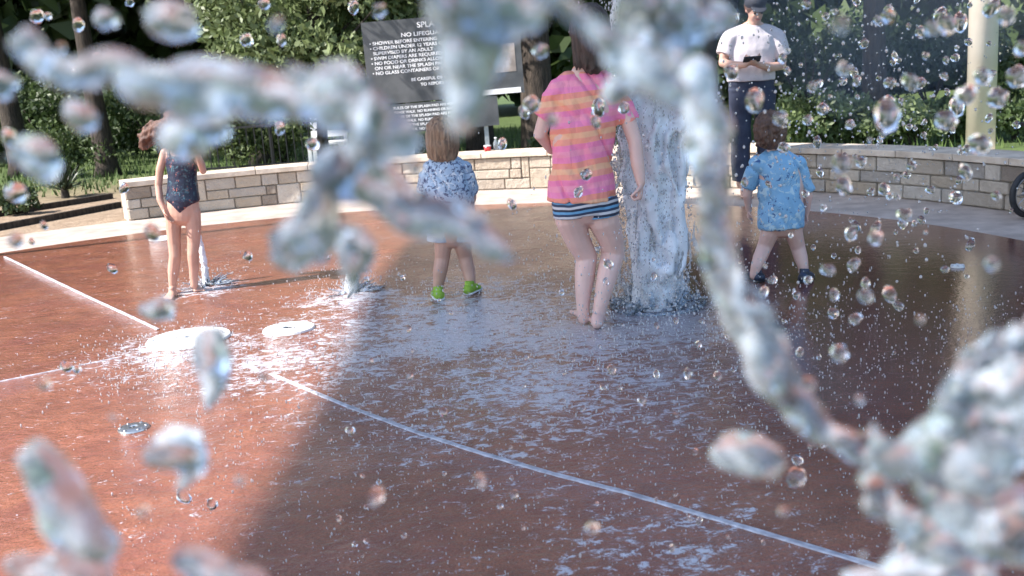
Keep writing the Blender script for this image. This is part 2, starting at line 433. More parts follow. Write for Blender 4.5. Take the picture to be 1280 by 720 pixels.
# ------------------------------------------------------------------ sign
SY = 12.3
def sign():
    t = thing('rules_sign', 'large dark splash pad rules sign with white lettering on two posts', 'sign', P(560, 200, SY) * 1)
    t.location.z = 0
    M['sign'] = simple('dark_sign_panel', (.06, .065, .07), (.11, .115, .12), 4, .35)
    M['white_ink'] = simple('white_lettering', (.85, .86, .87), None, rough=.5)
    tilt = rad(-1.0)
    tl = P(452, 29, SY); br = P(655, 117, SY); w_ = br.x - tl.x; top = tl.z + .02; bot = br.z - .0
    cx, cz = (tl.x + br.x) / 2, (top + bot) / 2; h_ = top - bot
    RY = Matrix.Rotation(tilt, 3, 'Y')
    def at(x, z, dy=0): return Vector((cx, SY, cz)) + RY @ Vector((x, dy, z))
    mb = MB(); mb.box(at(0, 0), (w_, .03, h_), RY); mb.build('main_panel', M['sign'], t)
    mb = MB(); mb.box(at(w_ / 2 - .02 - .28, -h_ / 2 + .035, -.018), (.52, .006, .06), RY); mb.build('white_strip', M['white_ink'], t)
    l2 = P(488, 130, SY); r2 = P(621, 130, SY); w2 = r2.x - l2.x; x2 = (l2.x + r2.x) / 2 - cx
    z2b = P(540, 163, SY).z - cz; h2 = (-h_ / 2 - .012) - z2b
    mb = MB(); mb.box(at(x2, -h_ / 2 - .012 - h2 / 2), (w2, .03, h2), RY); mb.build('lower_panel', M['sign'], t)
    for xx in (P(513, 170, SY).x - cx, P(607, 150, SY).x - cx):
        mb = MB(); p = at(xx, 0); mb.box((p.x, SY + .045, (top - .02) / 2), (.05, .05, top - .02)); mb.build('post', M['grey_post'], t)
    def text(s, x, z, size, al='LEFT', wide=1.0):
        size *= SY / 9.75 * .82
        c = bpy.data.curves.new('lettering', 'FONT'); c.body = s; c.size = size; c.align_x = al; c.extrude = .001; c.offset = .0012
        c.materials.append(M['white_ink'])
        tmp = bpy.data.objects.new('tmp', c); COL.objects.link(tmp); dg = bpy.context.evaluated_depsgraph_get()
        me = bpy.data.meshes.new_from_object(tmp.evaluated_get(dg)); bpy.data.objects.remove(tmp); me.name = 'lettering'
        o = bpy.data.objects.new('lettering', me); COL.objects.link(o); o.parent = t
        o.location = at(x, z, -.0175) - t.location
        o.rotation_euler = (Matrix.Rotation(tilt, 4, 'Y') @ Matrix.Rotation(rad(90), 4, 'X')).to_euler(); o.scale = (wide, 1, 1)
    text('SPLASH PAD', 0, h_ / 2 - .107, .085, 'CENTER', 1.1)
    text('NO LIFEGUARD ON DUTY', 0, h_ / 2 - .196, .06, 'CENTER', 1.25)
    L1 = ['• SHOWER BEFORE ENTERING', '• CHILDREN UNDER 12 YEARS OF AGE MUST BE', '  SUPERVISED BY AN ADULT', '• SWIM DIAPERS ARE REQUIRED AT ALL TIMES',
          '• NO FOOD OR DRINKS ALLOWED', '  ON OR NEAR THE SPLASH PAD', '• NO GLASS CONTAINERS OR PETS']
    for i, s in enumerate(L1): text(s, -w_ / 2 + .07, h_ / 2 - .262 - i * .056, .05, 'LEFT', 1.12)
    text('BE CAREFUL OF WET SURFACES', -.02, h_ / 2 - .70, .046, 'CENTER', 1.1)
    text('TO REPORT PROBLEMS', -.02, h_ / 2 - .762, .046, 'CENTER', 1.1)
    for i in range(6):
        text('PLEASE WALK  NO RUNNING OR ROUGH PLAY' if i % 2 else 'RULES OF THE SPLASH PAD ARE POSTED', x2 - w2 / 2 + .02, -h_ / 2 - .07 - i * (h2 - .03) / 6, .040, 'LEFT', .98 if i % 2 else 1.05)
    # pale picture panel at the right of the sign
    M['sepia'] = simple('faded_print', (.22, .19, .17), (.42, .37, .33), 9, .5)
    mb = MB(); mb.box(at(w_ / 2 - .2, -.06, -.017), (.25, .004, .32), RY); mb.build('printed_picture', M['sepia'], t)
sign()

# ------------------------------------------------------------------ people
def skull(mb, c, h, fwd, up, side):
    """head about h tall centred at c, with jaw, nose, ears"""
    Mx = Matrix((side, fwd, up)).transposed()
    def at(x, y, z): return c + side * x * h + fwd * y * h + up * z * h
    mb.ell(at(0, -.04, .08), (.335 * h, .40 * h, .40 * h), Mx, 20)
    mb.ell(at(0, .08, -.14), (.27 * h, .30 * h, .34 * h), Mx, 16)
    mb.ell(at(0, .20, -.34), (.13 * h, .13 * h, .11 * h), Mx, 12)
    mb.limb([(at(0, .36, .06), .035 * h), (at(0, .43, -.10), .055 * h)], 8)
    for s in (-1, 1):
        mb.ell(at(.10 * s, .30, -.08), (.10 * h, .09 * h, .10 * h), Mx, 10)
        mb.ell(at(.345 * s, -.02, -.02), (.035 * h, .075 * h, .11 * h), Mx, 10)
    return at
def face(t, at, h):
    for s in (-1, 1):
        mb = MB(); mb.ell(at(.14 * s, .355, .03), .042 * h, n=10); mb.build('eye', M['eye'], t, True)
    mb = MB(); mb.ell(at(0, .372, -.22), (.10 * h, .03 * h, .028 * h), n=10); mb.build('mouth', M['lip'], t, True)
def hand(mb, wrist, d, pn, L, curl=.5, side=1, r=None):
    """d: wrist to knuckles, pn: palm normal (fingers close towards it)"""
    d = d.normalized(); pn = (pn - d * pn.dot(d)).normalized(); s = d.cross(pn) * side
    k = L * .48; W = L * .22
    mb.loft([(wrist, W * .62, W * .42), (wrist + d * k * .45, W * .95, W * .42), (wrist + d * k, W, W * .36)], side=s, n=12)
    fl = [.42, .48, .45, .36]
    for i in range(4):
        o = wrist + d * k * .95 + s * W * (.78 - .52 * i)
        l = fl[i] * L; a = 0; p = o; pts = [(p, L * .052)]
        for j, fr in enumerate((.45, .32, .23)):
            a += curl * (.9 if j == 0 else 1.1)
            p = p + (d * math.cos(a) + pn * math.sin(a)) * l * fr; pts.append((p, L * (.048 - .006 * j)))
        mb.limb(pts, 8)
    b = wrist + d * k * .25 + s * W * .75
    q = b + (d * .55 + s * .75 + pn * .35).normalized() * L * .24
    q2 = q + (d * .85 + s * .1 + pn * (.3 + curl * .5)).normalized() * L * .2
    mb.limb([(b, L * .075), (q, L * .06), (q2, L * .048)], 8)
def foot(mb, ankle, fwd, L, r, up=Vector((0, 0, 1))):
    fwd = Vector((fwd.x, fwd.y, 0)).normalized(); s = fwd.cross(up).normalized()
    g = Vector((ankle.x, ankle.y, 0))
    h0 = ankle.z
    mb.loft([(g - fwd * L * .22 + up * r * .85, r * .8, r * .75), (g + up * r * .9, r * .92, r * .85), (g + fwd * L * .3 + up * r * .7, r * 1.1, r * .62), (g + fwd * L * .6 + up * r * .45, r * 1.3, r * .4)], side=s, n=14)
    mb.limb([(g - fwd * L * .16 + up * r * .9, r * .85), (ankle, r * .85)], 10)
    for i in range(5):
        p = g + fwd * L * (.68 - .03 * i) + s * r * (-1.0 + .5 * i) + up * r * .36
        mb.limb([(p - fwd * L * .06, r * .3), (p + fwd * L * (.06 if i else .09), r * (.34 if i == 0 else .24))], 7)
def locks(h, J, cx, y0, y1, wpx, d0, n=46, r=.010, seed=2, up=-14):
    rg = random.Random(seed)
    for i in range(n):
        a = rg.uniform(-1.25, 1.25); sx = math.sin(a); cy = math.cos(a); e = rg.uniform(-5, 4)
        top = J(cx + sx * wpx * .25, y0 + up, d0 * .2); mid = J(cx + sx * wpx, (y0 + y1) / 2 + rg.uniform(-4, 4), d0 * cy); low = J(cx + sx * wpx * .92 + rg.uniform(-2, 2), y1 + e, d0 * .9 * cy)
        h.limb([(top, r), (mid, r * 1.1), (low, r * .35)], 6)
def jit(amp, sc_):
    return lambda co, n: n * amp * noise.noise(co * sc_)
def part(name, mb, mt, t, voxel=.007, smooth=3, disp=None):
    return link_mesh(name, fuse(mb, voxel, smooth, disp=disp, name=name), mt, t)
def person(label, base, group=None):
    return thing('person', label, 'person', (base.x, base.y, 0))
Z = Vector((0, 0, 1))

# striped / patterned cloth
def stripes(name, cols, width, rough=.7, wrinkle=.6):
    m, nt, b = mat(name); v = coords(nt, kind='Object'); sep = nt.nodes.new('ShaderNodeSeparateXYZ'); nt.links.new(v, sep.inputs[0])
    z = mth(nt, 'ADD', mth(nt, 'ADD', sep.outputs[2], mth(nt, 'MULTIPLY', sep.outputs[0], -.06)), mth(nt, 'MULTIPLY', noise_t(nt, v, 4, 2), .03))
    fr = mth(nt, 'FRACT', mth(nt, 'DIVIDE', z, width * len(cols)))
    st = []
    for i, c in enumerate(cols): st += [(i / len(cols) + (.3 / len(cols) ** 2 if i else 0), c), ((i + 1) / len(cols) - .3 / len(cols) ** 2, c)]
    nt.links.new(ramp(nt, fr, st), b.inputs['Base Color']); setin(b, Roughness=rough)
    bump(nt, b, noise_t(nt, coords(nt, (1.6, 1.6, .7)), 9, 4, .55, .8), wrinkle, .03); return m
M['pink_shirt'] = stripes('pink_orange_cloth', [(.84, .24, .44), (.86, .30, .42), (.84, .22, .40), (.86, .33, .24), (.86, .46, .28), (.84, .29, .22)], .028)
M['stripe_shorts'] = stripes('striped_shorts_cloth', [(.02, .03, .06), (.6, .6, .64), (.03, .05, .10), (.14, .36, .60)], .0125, wrinkle=.3)
def speck(name, base, spots, scale, th=.35, rough=.5):
    m, nt, b = mat(name); v = coords(nt); L = nt.links.new; c = None
    col = base
    for i, (sp, s2, t) in enumerate(spots):
        n = noise_t(nt, v, scale * s2, 4, .6, 1.2)
        col = mixc(nt, ramp(nt, n, [(t, 0.), (t + .04, 1.)]), col, sp)
    L(col, b.inputs['Base Color']); setin(b, Roughness=rough); bump(nt, b, noise_t(nt, v, 12, 4), .5, .02); return m
M['navy_floral'] = speck('navy_floral_cloth', (.012, .018, .045), [((.05, .12, .16), 1, .56), ((.55, .17, .13), 1.3, .63), ((.5, .42, .36), 1.9, .68)], 38, rough=.35)
M['blue_mottle'] = speck('light_blue_print_cloth', (.42, .55, .70), [((.07, .10, .20), 1.2, .53), ((.75, .80, .85), 1, .58)], 30)
M['sky_print'] = speck('sky_blue_print_cloth', (.22, .44, .66), [((.45, .62, .72), 1, .55), ((.03, .10, .28), 1.4, .60), ((.7, .7, .6), 1.8, .67)], 20)
M['white_polo'] = simple('white_polo_cloth', (.48, .44, .47), (.58, .54, .57), 5, .8, 8, .5, .02)
M['navy'] = simple('navy_cloth', (.014, .02, .045), (.03, .04, .075), 10, .8, 12, .5, .02)
M['white_cloth'] = simple('pale_swim_cloth', (.38, .42, .50), (.55, .56, .60), 12, .8, 12, .5, .02)
M['navy_cap'] = simple('dark_cap_cloth', (.02, .022, .03), None, rough=.8)
M['green_shoe'] = simple('lime_green_shoe', (.30, .50, .05), (.20, .38, .03), 40, .6)
M['sole'] = simple('white_sole', (.7, .72, .75), None, rough=.6)
M['black_shoe'] = simple('black_sandal', (.012, .014, .02), (.03, .05, .10), 40, .5)
M['blue_strap'] = simple('blue_strap', (.05, .28, .5), None, rough=.5)

def ring(x0, x1, y, Y, dep, ycen=0):
    """ellipse ring from silhouette: left and right pixel, row, distance and depth radius (m)"""
    a = P(x0, y, Y + ycen); b = P(x1, y, Y + ycen); return ((a + b) / 2, (b - a).length / 2, dep)

# --- older child in the pink and orange shirt (seen from behind)
def pink_girl():
    Y = 5.2; J = lambda x, y, d=0: P(x, y, Y + d); m = 1 / PXM(Y)
    base = G(738, 406); t = person('older child in pink and orange striped shirt beside the water column, seen from behind', base)
    fwd = Vector((.12, 1, 0)).normalized()
    mb = MB()
    mb.loft([ring(694, 770, 256, Y, .105), ring(692, 768, 235, Y, .11), ring(692, 762, 205, Y, .095), ring(690, 766, 170, Y, .09), ring(692, 774, 135, Y, .085), ring(697, 770, 110, Y, .07), ring(712, 752, 92, Y, .05)], side=RR, n=18)
    mb.limb([(J(731, 98), .05), (J(733, 74), .047)], 12)
    hc = J(737, 42, .01); at = skull(mb, hc, .215, Vector((-.05, 1, -.12)).normalized(), Vector((.02, .12, 1)).normalized(), Vector((1, .05, 0)).normalized())
    # arms
    mb.limb([(J(699, 112), .044), (J(684, 140), .04), (J(675, 168, .02), .036), (J(690, 186, .12), .032), (J(706, 180, .22), .025)], 12)
    hand(mb, J(706, 180, .22), Vector((.6, .6, .3)), Z * -1, .15, .5)
    mb.limb([(J(766, 112), .045), (J(783, 143), .041), (J(794, 178, -.03), .036), (J(797, 205, -.06), .034), (J(801, 228, -.08), .024)], 12)
    hand(mb, J(801, 229, -.08), J(800, 250, -.08) - J(801, 229, -.08), Vector((-1, .3, 0)), .15, 1.15, -1)
    # legs
    mb.limb([(J(712, 255), .082), (J(713, 275), .078), (J(722, 300, .03), .066), (J(733, 322, .06), .058), (J(731, 345, .03), .053), (J(729, 368, 0), .041), (J(729, 388, -.01), .033), (J(730, 398, -.01), .032)], 14)
    mb.limb([(J(750, 255), .084), (J(755, 278), .078), (J(764, 300, .03), .066), (J(766, 318, .05), .06), (J(760, 340, 0), .055), (J(754, 365, -.04), .043), (J(749, 390, -.06), .034), (J(747, 402, -.07), .033)], 14)
    f1 = G(729, 400); f2 = G(747, 409)
    foot(mb, f1 + Z * .05, Vector((-.1, 1, 0)), .20, .036); foot(mb, f2 + Z * .05, Vector((.1, 1, 0)), .20, .037)
    part('body', mb, M['skin'], t, .006, 3)
    # shirt
    s = MB()
    s.loft([ring(684, 771, 250, Y, .135), ring(686, 768, 225, Y, .130), ring(688, 765, 195, Y, .115), ring(687, 769, 165, Y, .108), ring(687, 777, 135, Y, .102), ring(691, 780, 112, Y, .088), ring(704, 764, 95, Y, .066), ring(716, 750, 88, Y, .055)], side=RR, n=22, rc=False)
    s.loft([(J(712, 106), .055, .055), (J(700, 112), .062, .062), (J(688, 130), .062, .06), (J(679, 148, .01), .060, .057)], n=16, rc=False, rc0=True)
    s.loft([(J(754, 106), .055, .055), (J(766, 112), .062, .062), (J(778, 132), .062, .06), (J(787, 153), .060, .057)], n=16, rc=False, rc0=True)
    s.limb([(J(706, 105), .05), (J(722, 93), .045), (J(743, 93), .045), (J(762, 105), .05)], 12)
    def wr(co, n):
        u = co.x * .9 + co.z * .45 + co.y * .3
        return n * (-.016 * max(0, .22 - abs(noise.noise(Vector((u * 11, co.z * 2.4 - co.x * 2, co.y * 3))))) / .22 + .008 * noise.noise(co * 8) + .004 * noise.noise(co * 24))
    part('shirt', s, M['pink_shirt'], t, .006, 3, wr)
    q = MB()
    q.loft([ring(690, 771, 244, Y, .125), ring(690, 771, 256, Y, .125)], side=RR, n=18, rc=False)
    q.loft([ring(692, 769, 256, Y, .125), ring(698, 765, 267, Y, .11)], side=RR, n=18, rc=False)
    q.loft([(J(713, 250), .096, .10), (J(715, 271), .094, .10)], side=RR, n=16, rc=False)
    q.loft([(J(749, 250), .098, .10), (J(752, 270), .094, .10)], side=RR, n=16, rc=False)
    part('shorts', q, M['stripe_shorts'], t, .006, 2)
    h = MB(); h.ell(J(738, 36, -.005), (.10, .115, .125), n=18)
    h.loft([(J(738, 40, -.04), .098, .085), (J(741, 62, -.055), .095, .065), (J(741, 80, -.065), .07, .035), (J(740, 88, -.07), .045, .02)], side=RR, n=16)
    locks(h, J, 739, 30, 84, 24, -.11, 40, .011)
    part('hair', h, M['hair_black'], t, .005, 2, lambda co, n: n * .008 * noise.noise(Vector((co.x * 60, co.y * 60, co.z * 6))))
    face(t, at, .215)
pink_girl()

# --- girl in the navy swimsuit
def navy_girl():
    Y = 6.75; J = lambda x, y, d=0: P(x, y, Y + d)
    base = G(232, 366); t = person('slim child in dark floral swimsuit standing barefoot in the sun', base)
    fv = Vector((.25, -1, 0)).normalized(); mb = MB()
    mb.loft([ring(209, 248, 268, Y, .075), ring(208, 249, 258, Y, .08), ring(210, 247, 240, Y, .072), ring(211, 245, 220, Y, .068), ring(208, 246, 203, Y, .07), ring(206, 246, 192, Y, .055), ring(217, 238, 184, Y, .036)], side=RR, n=18)
    mb.limb([(J(227, 188), .034), (J(226, 174), .032)], 10)
    at = skull(mb, J(222, 160), .185, Vector((.75, -1, -.15)).normalized(), Vector((.0, -.12, 1)).normalized(), Vector((1, .75, 0)).normalized() * -1)
    mb.limb([(J(206, 191), .03), (J(200, 212), .027), (J(198, 232), .024), (J(200, 250, -.03), .022), (J(205, 262, -.05), .016)], 10)
    hand(mb, J(205, 262, -.05), Vector((.25, -.1, -1)), Vector((1, 0, 0)), .115, .35, 1)
    mb.limb([(J(243, 192), .03), (J(252, 206, -.03), .026), (J(254, 214, -.09), .023), (J(248, 196, -.14), .02), (J(240, 182, -.15), .015)], 10)
    hand(mb, J(240, 181, -.15), Vector((-.4, .2, 1)), Vector((-.3, 1, 0)), .11, .4, 1)
    mb.limb([(J(218, 264), .056), (J(217, 284), .050), (J(218, 305), .043), (J(219, 320, -.01), .040), (J(217, 338), .039), (J(216, 352), .029), (J(216, 362), .024)], 12)
    mb.limb([(J(240, 264), .056), (J(242, 284), .050), (J(242, 303), .042), (J(241, 317, -.01), .037), (J(242, 333), .036), (J(242, 347), .028), (J(243, 356), .024)], 12)
    a = G(216, 371); foot(mb, Vector((a.x, a.y, .05)), Vector((.0, -1, 0)), .155, .027)
    a = G(244, 362); foot(mb, Vector((a.x, a.y, .05)), Vector((.6, -1, 0)), .155, .027)
    part('body', mb, M['skin_tan'], t, .005, 3)
    s = MB()
    s.loft([(J(229, 274), .016, .05), (J(229, 267), .035, .072), (J(229, 258), .075, .086), ring(207, 250, 249, Y, .088), ring(209, 248, 238, Y, .080), ring(210, 246, 220, Y, .075), ring(207, 247, 203, Y, .077), ring(208, 245, 194, Y, .066)], side=RR, n=20, rc=False)
    for x in (212, 240): s.limb([(J(x, 198, -.05), .016), (J(x, 187, -.02), .015), (J(x, 187, .02), .015), (J(x, 198, .05), .016)], 8)
    part('swimsuit', s, M['navy_floral'], t, .005, 2)
    h = MB(); h.ell(J(220, 156, .02), (.088, .095, .10), n=16)
    h.loft([(J(214, 158, .05), .06, .07), (J(200, 162, .08), .06, .055), (J(188, 168, .10), .045, .04), (J(179, 176, .10), .032, .03), (J(175, 184, .10), .012, .012)], n=14)
    for i in range(44):
        a = random.uniform(-1, 1); h.limb([(J(205 + 4 * a, 160 + 5 * a, .06), .014), (J(188 + 5 * random.random(), 166 + 14 * a, .1), .010), (J(171 + 14 * random.random(), 174 + 15 * a, .1), .0035)], 6)
    part('hair', h, M['hair_brown'], t, .006, 1, lambda co, n: n * .014 * noise.noise(co * 38))
    face(t, at, .185)
navy_girl()

# --- small child with light hair, mottled top and green shoes
def shoe(t, g, fwd, L, r, m, sole, name='shoe'):
    fwd = Vector((fwd.x, fwd.y, 0)).normalized(); s = fwd.cross(Z)
    mb = MB(); mb.loft([(g - fwd * L * .36 + Z * r * .8, r * .9, r * .8), (g + Z * r * .9, r * .95, r * .9), (g + fwd * L * .35 + Z * r * .65, r * 1.05, r * .65), (g + fwd * L * .55 + Z * r * .5, r * .8, r * .45)], side=s, n=14)
    mb.loft([(g - fwd * L * .2 + Z * r * 1.0, r * .8, r * .8), (g - fwd * L * .15 + Z * r * 2.1, r * .8, r * .8)], side=s, n=12, rc=False)
    o = part(name, mb, m, t, .005, 1)
    mb = MB(); mb.loft([(g - fwd * L * .42 + Z * .008, r * .9, .010), (g + Z * .008, r * 1.0, .010), (g + fwd * L * .6 + Z * .008, r * .95, .010)], side=s, n=14); mb.build('sole', sole, o, True).location = (0, 0, 0)
def toddler_mid():
    Y = 6.15; J = lambda x, y, d=0: P(x, y, Y + d)
    base = G(568, 372); t = person('small child with light brown hair, mottled blue top and green shoes, seen from behind', base)
    mb = MB()
    mb.loft([ring(541, 589, 292, Y, .09), ring(538, 590, 275, Y, .10), ring(536, 588, 250, Y, .09), ring(534, 586, 225, Y, .085), ring(535, 582, 208, Y, .075), ring(546, 569, 197, Y, .045)], side=RR, n=18)
    mb.limb([(J(557, 200), .04), (J(554, 186), .038)], 10)
    at = skull(mb, J(553, 170), .185, Vector((-.1, 1, -.1)).normalized(), Vector((0, .1, 1)).normalized(), Vector((1, .1, 0)).normalized())
    mb.limb([(J(578, 208), .034), (J(588, 228, .02), .032), (J(590, 248, .05), .028), (J(586, 262, .12), .02)], 10)
    hand(mb, J(586, 262, .12), Vector((0, .6, -.6)), Vector((-1, 0, 0)), .10, .5)
    mb.limb([(J(538, 208), .034), (J(530, 228, .02), .032), (J(528, 246, .06), .028), (J(532, 256, .14), .02)], 10)
    hand(mb, J(532, 256, .14), Vector((0, .8, -.4)), Vector((1, 0, 0)), .10, .5)
    mb.limb([(J(552, 285), .066), (J(554, 305), .055), (J(553, 322, .02), .046), (J(550, 340), .044), (J(548, 356), .033), (J(548, 368), .03)], 12)
    mb.limb([(J(576, 285), .066), (J(577, 303), .054), (J(581, 320, .03), .045), (J(585, 336, .02), .043), (J(588, 350, 0), .033), (J(589, 362), .03)], 12)
    part('body', mb, M['skin_tan'], t, .006, 3)
    s = MB(); s.loft([ring(534, 593, 268, Y, .12), ring(532, 592, 248, Y, .112), ring(531, 588, 225, Y, .10), ring(532, 584, 209, Y, .088), ring(543, 572, 198, Y, .055)], side=RR, n=20, rc=False)
    s.limb([(J(538, 210), .044), (J(548, 204), .044), (J(568, 204), .044), (J(580, 210), .044)], 12)
    s.loft([(J(572, 208), .044, .044), (J(584, 220, .01), .046, .046), (J(590, 243, .04), .042, .042)], n=12, rc=False, rc0=True)
    s.loft([(J(544, 208), .044, .044), (J(533, 220, .01), .046, .046), (J(530, 240, .05), .042, .042)], n=12, rc=False, rc0=True)
    part('rash_top', s, M['blue_mottle'], t, .006, 3, lambda co, n: n * (.006 + .007 * noise.noise(co * 14) - .009 * max(0, .2 - abs(noise.noise(Vector((co.x * 13 + co.z * 7, co.y * 6, co.z * 4))))) / .2))
    q = MB(); q.loft([ring(536, 593, 262, Y, .112), ring(535, 594, 285, Y, .115)], side=RR, n=18, rc=False)
    q.loft([(J(551, 280), .086, .09), (J(551, 301), .084, .088)], side=RR, n=14, rc=False); q.loft([(J(578, 280), .086, .09), (J(579, 300), .084, .088)], side=RR, n=14, rc=False)
    part('swim_shorts', q, M['white_cloth'], t, .006, 2)
    h = MB(); h.ell(J(553, 167, -.01), (.098, .105, .108), n=18)
    h.loft([(J(553, 168, -.03), .10, .082), (J(553, 184, -.045), .098, .066), (J(552, 194, -.05), .085, .045)], side=RR, n=16)
    locks(h, J, 553, 166, 198, 20, -.11, 50, .009, 5)
    part('hair', h, M['hair_light'], t, .0045, 2, lambda co, n: n * .009 * noise.noise(Vector((co.x * 60, co.y * 60, co.z * 7))))
    face(t, at, .185)
    shoe(t, G(548, 373), Vector((-.2, 1, 0)), .14, .037, M['green_shoe'], M['sole']); shoe(t, G(590, 366), Vector((.45, 1, 0)), .14, .037, M['green_shoe'], M['sole'])
toddler_mid()
def toddler_right():
    Y = 5.95; J = lambda x, y, d=0: P(x, y, Y + d)
    base = G(975, 348); t = person('toddler with brown hair in bright blue printed top and dark sandals', base)
    mb = MB()
    mb.loft([ring(952, 1000, 278, Y, .09), ring(950, 1004, 260, Y, .10), ring(948, 1004, 235, Y, .09), ring(945, 1000, 212, Y, .08), ring(948, 995, 198, Y, .068), ring(958, 982, 188, Y, .04)], side=RR, n=18)
    at = skull(mb, J(963, 163), .185, Vector((.3, 1, -.15)).normalized(), Vector((0, .15, 1)).normalized(), Vector((1, -.3, 0)).normalized())
    mb.limb([(J(993, 200), .034), (J(1005, 222, .0), .032), (J(1010, 245, .02), .028), (J(1008, 266, .05), .019)], 10)
    hand(mb, J(1008, 266, .05), Vector((.05, .2, -1)), Vector((-1, 0, 0)), .10, .5)
    mb.limb([(J(949, 200), .034), (J(939, 222, .02), .032), (J(934, 244, .04), .028), (J(936, 262, .08), .019)], 10)
    hand(mb, J(936, 262, .08), Vector((0, .4, -1)), Vector((1, 0, 0)), .10, .5)
    mb.limb([(J(965, 272), .064), (J(962, 292), .054), (J(956, 308, .02), .045), (J(950, 322, -.02), .042), (J(945, 334, -.05), .032), (J(943, 344, -.05), .029)], 12)
    mb.limb([(J(989, 272), .064), (J(992, 291), .053), (J(997, 308, .03), .044), (J(1001, 322, .02), .041), (J(1004, 334, 0), .031), (J(1005, 343), .028)], 12)
    part('body', mb, M['skin'], t, .006, 3)
    s = MB(); s.loft([ring(949, 1003, 284, Y, .11), ring(948, 1003, 262, Y, .11), ring(949, 1000, 235, Y, .10), ring(947, 998, 212, Y, .09), ring(948, 994, 199, Y, .075), ring(957, 983, 188, Y, .05)], side=RR, n=20, rc=False)
    s.limb([(J(948, 206), .052), (J(960, 201), .052), (J(982, 201), .052), (J(996, 206), .052)], 12)
    s.loft([(J(986, 202), .040, .040), (J(1000, 214, .0), .044, .042), (J(1010, 238, .02), .040, .040)], n=12, rc=False, rc0=True)
    s.loft([(J(956, 202), .040, .040), (J(943, 214, .01), .044, .042), (J(935, 234, .03), .040, .040)], n=12, rc=False, rc0=True)
    part('shirt', s, M['sky_print'], t, .006, 3, lambda co, n: n * (.008 + .007 * noise.noise(co * 12) - .009 * max(0, .2 - abs(noise.noise(Vector((co.x * 12 + co.z * 6, co.y * 6, co.z * 4))))) / .2))
    h = MB(); h.ell(J(963, 160, -.01), (.094, .102, .104), n=18); h.loft([(J(963, 160, -.03), .095, .08), (J(963, 175, -.045), .085, .055)], side=RR, n=16)
    locks(h, J, 963, 158, 180, 19, -.105, 44, .009, 7)
    part('hair', h, M['hair_dark'], t, .0045, 1, lambda co, n: n * .010 * noise.noise(co * 50))
    face(t, at, .185)
    shoe(t, G(943, 351), Vector((-.5, 1, 0)), .14, .036, M['black_shoe'], M['dark_rubber'], 'sandal'); shoe(t, G(1007, 351), Vector((.6, 1, 0)), .14, .036, M['black_shoe'], M['dark_rubber'], 'sandal')
toddler_right()
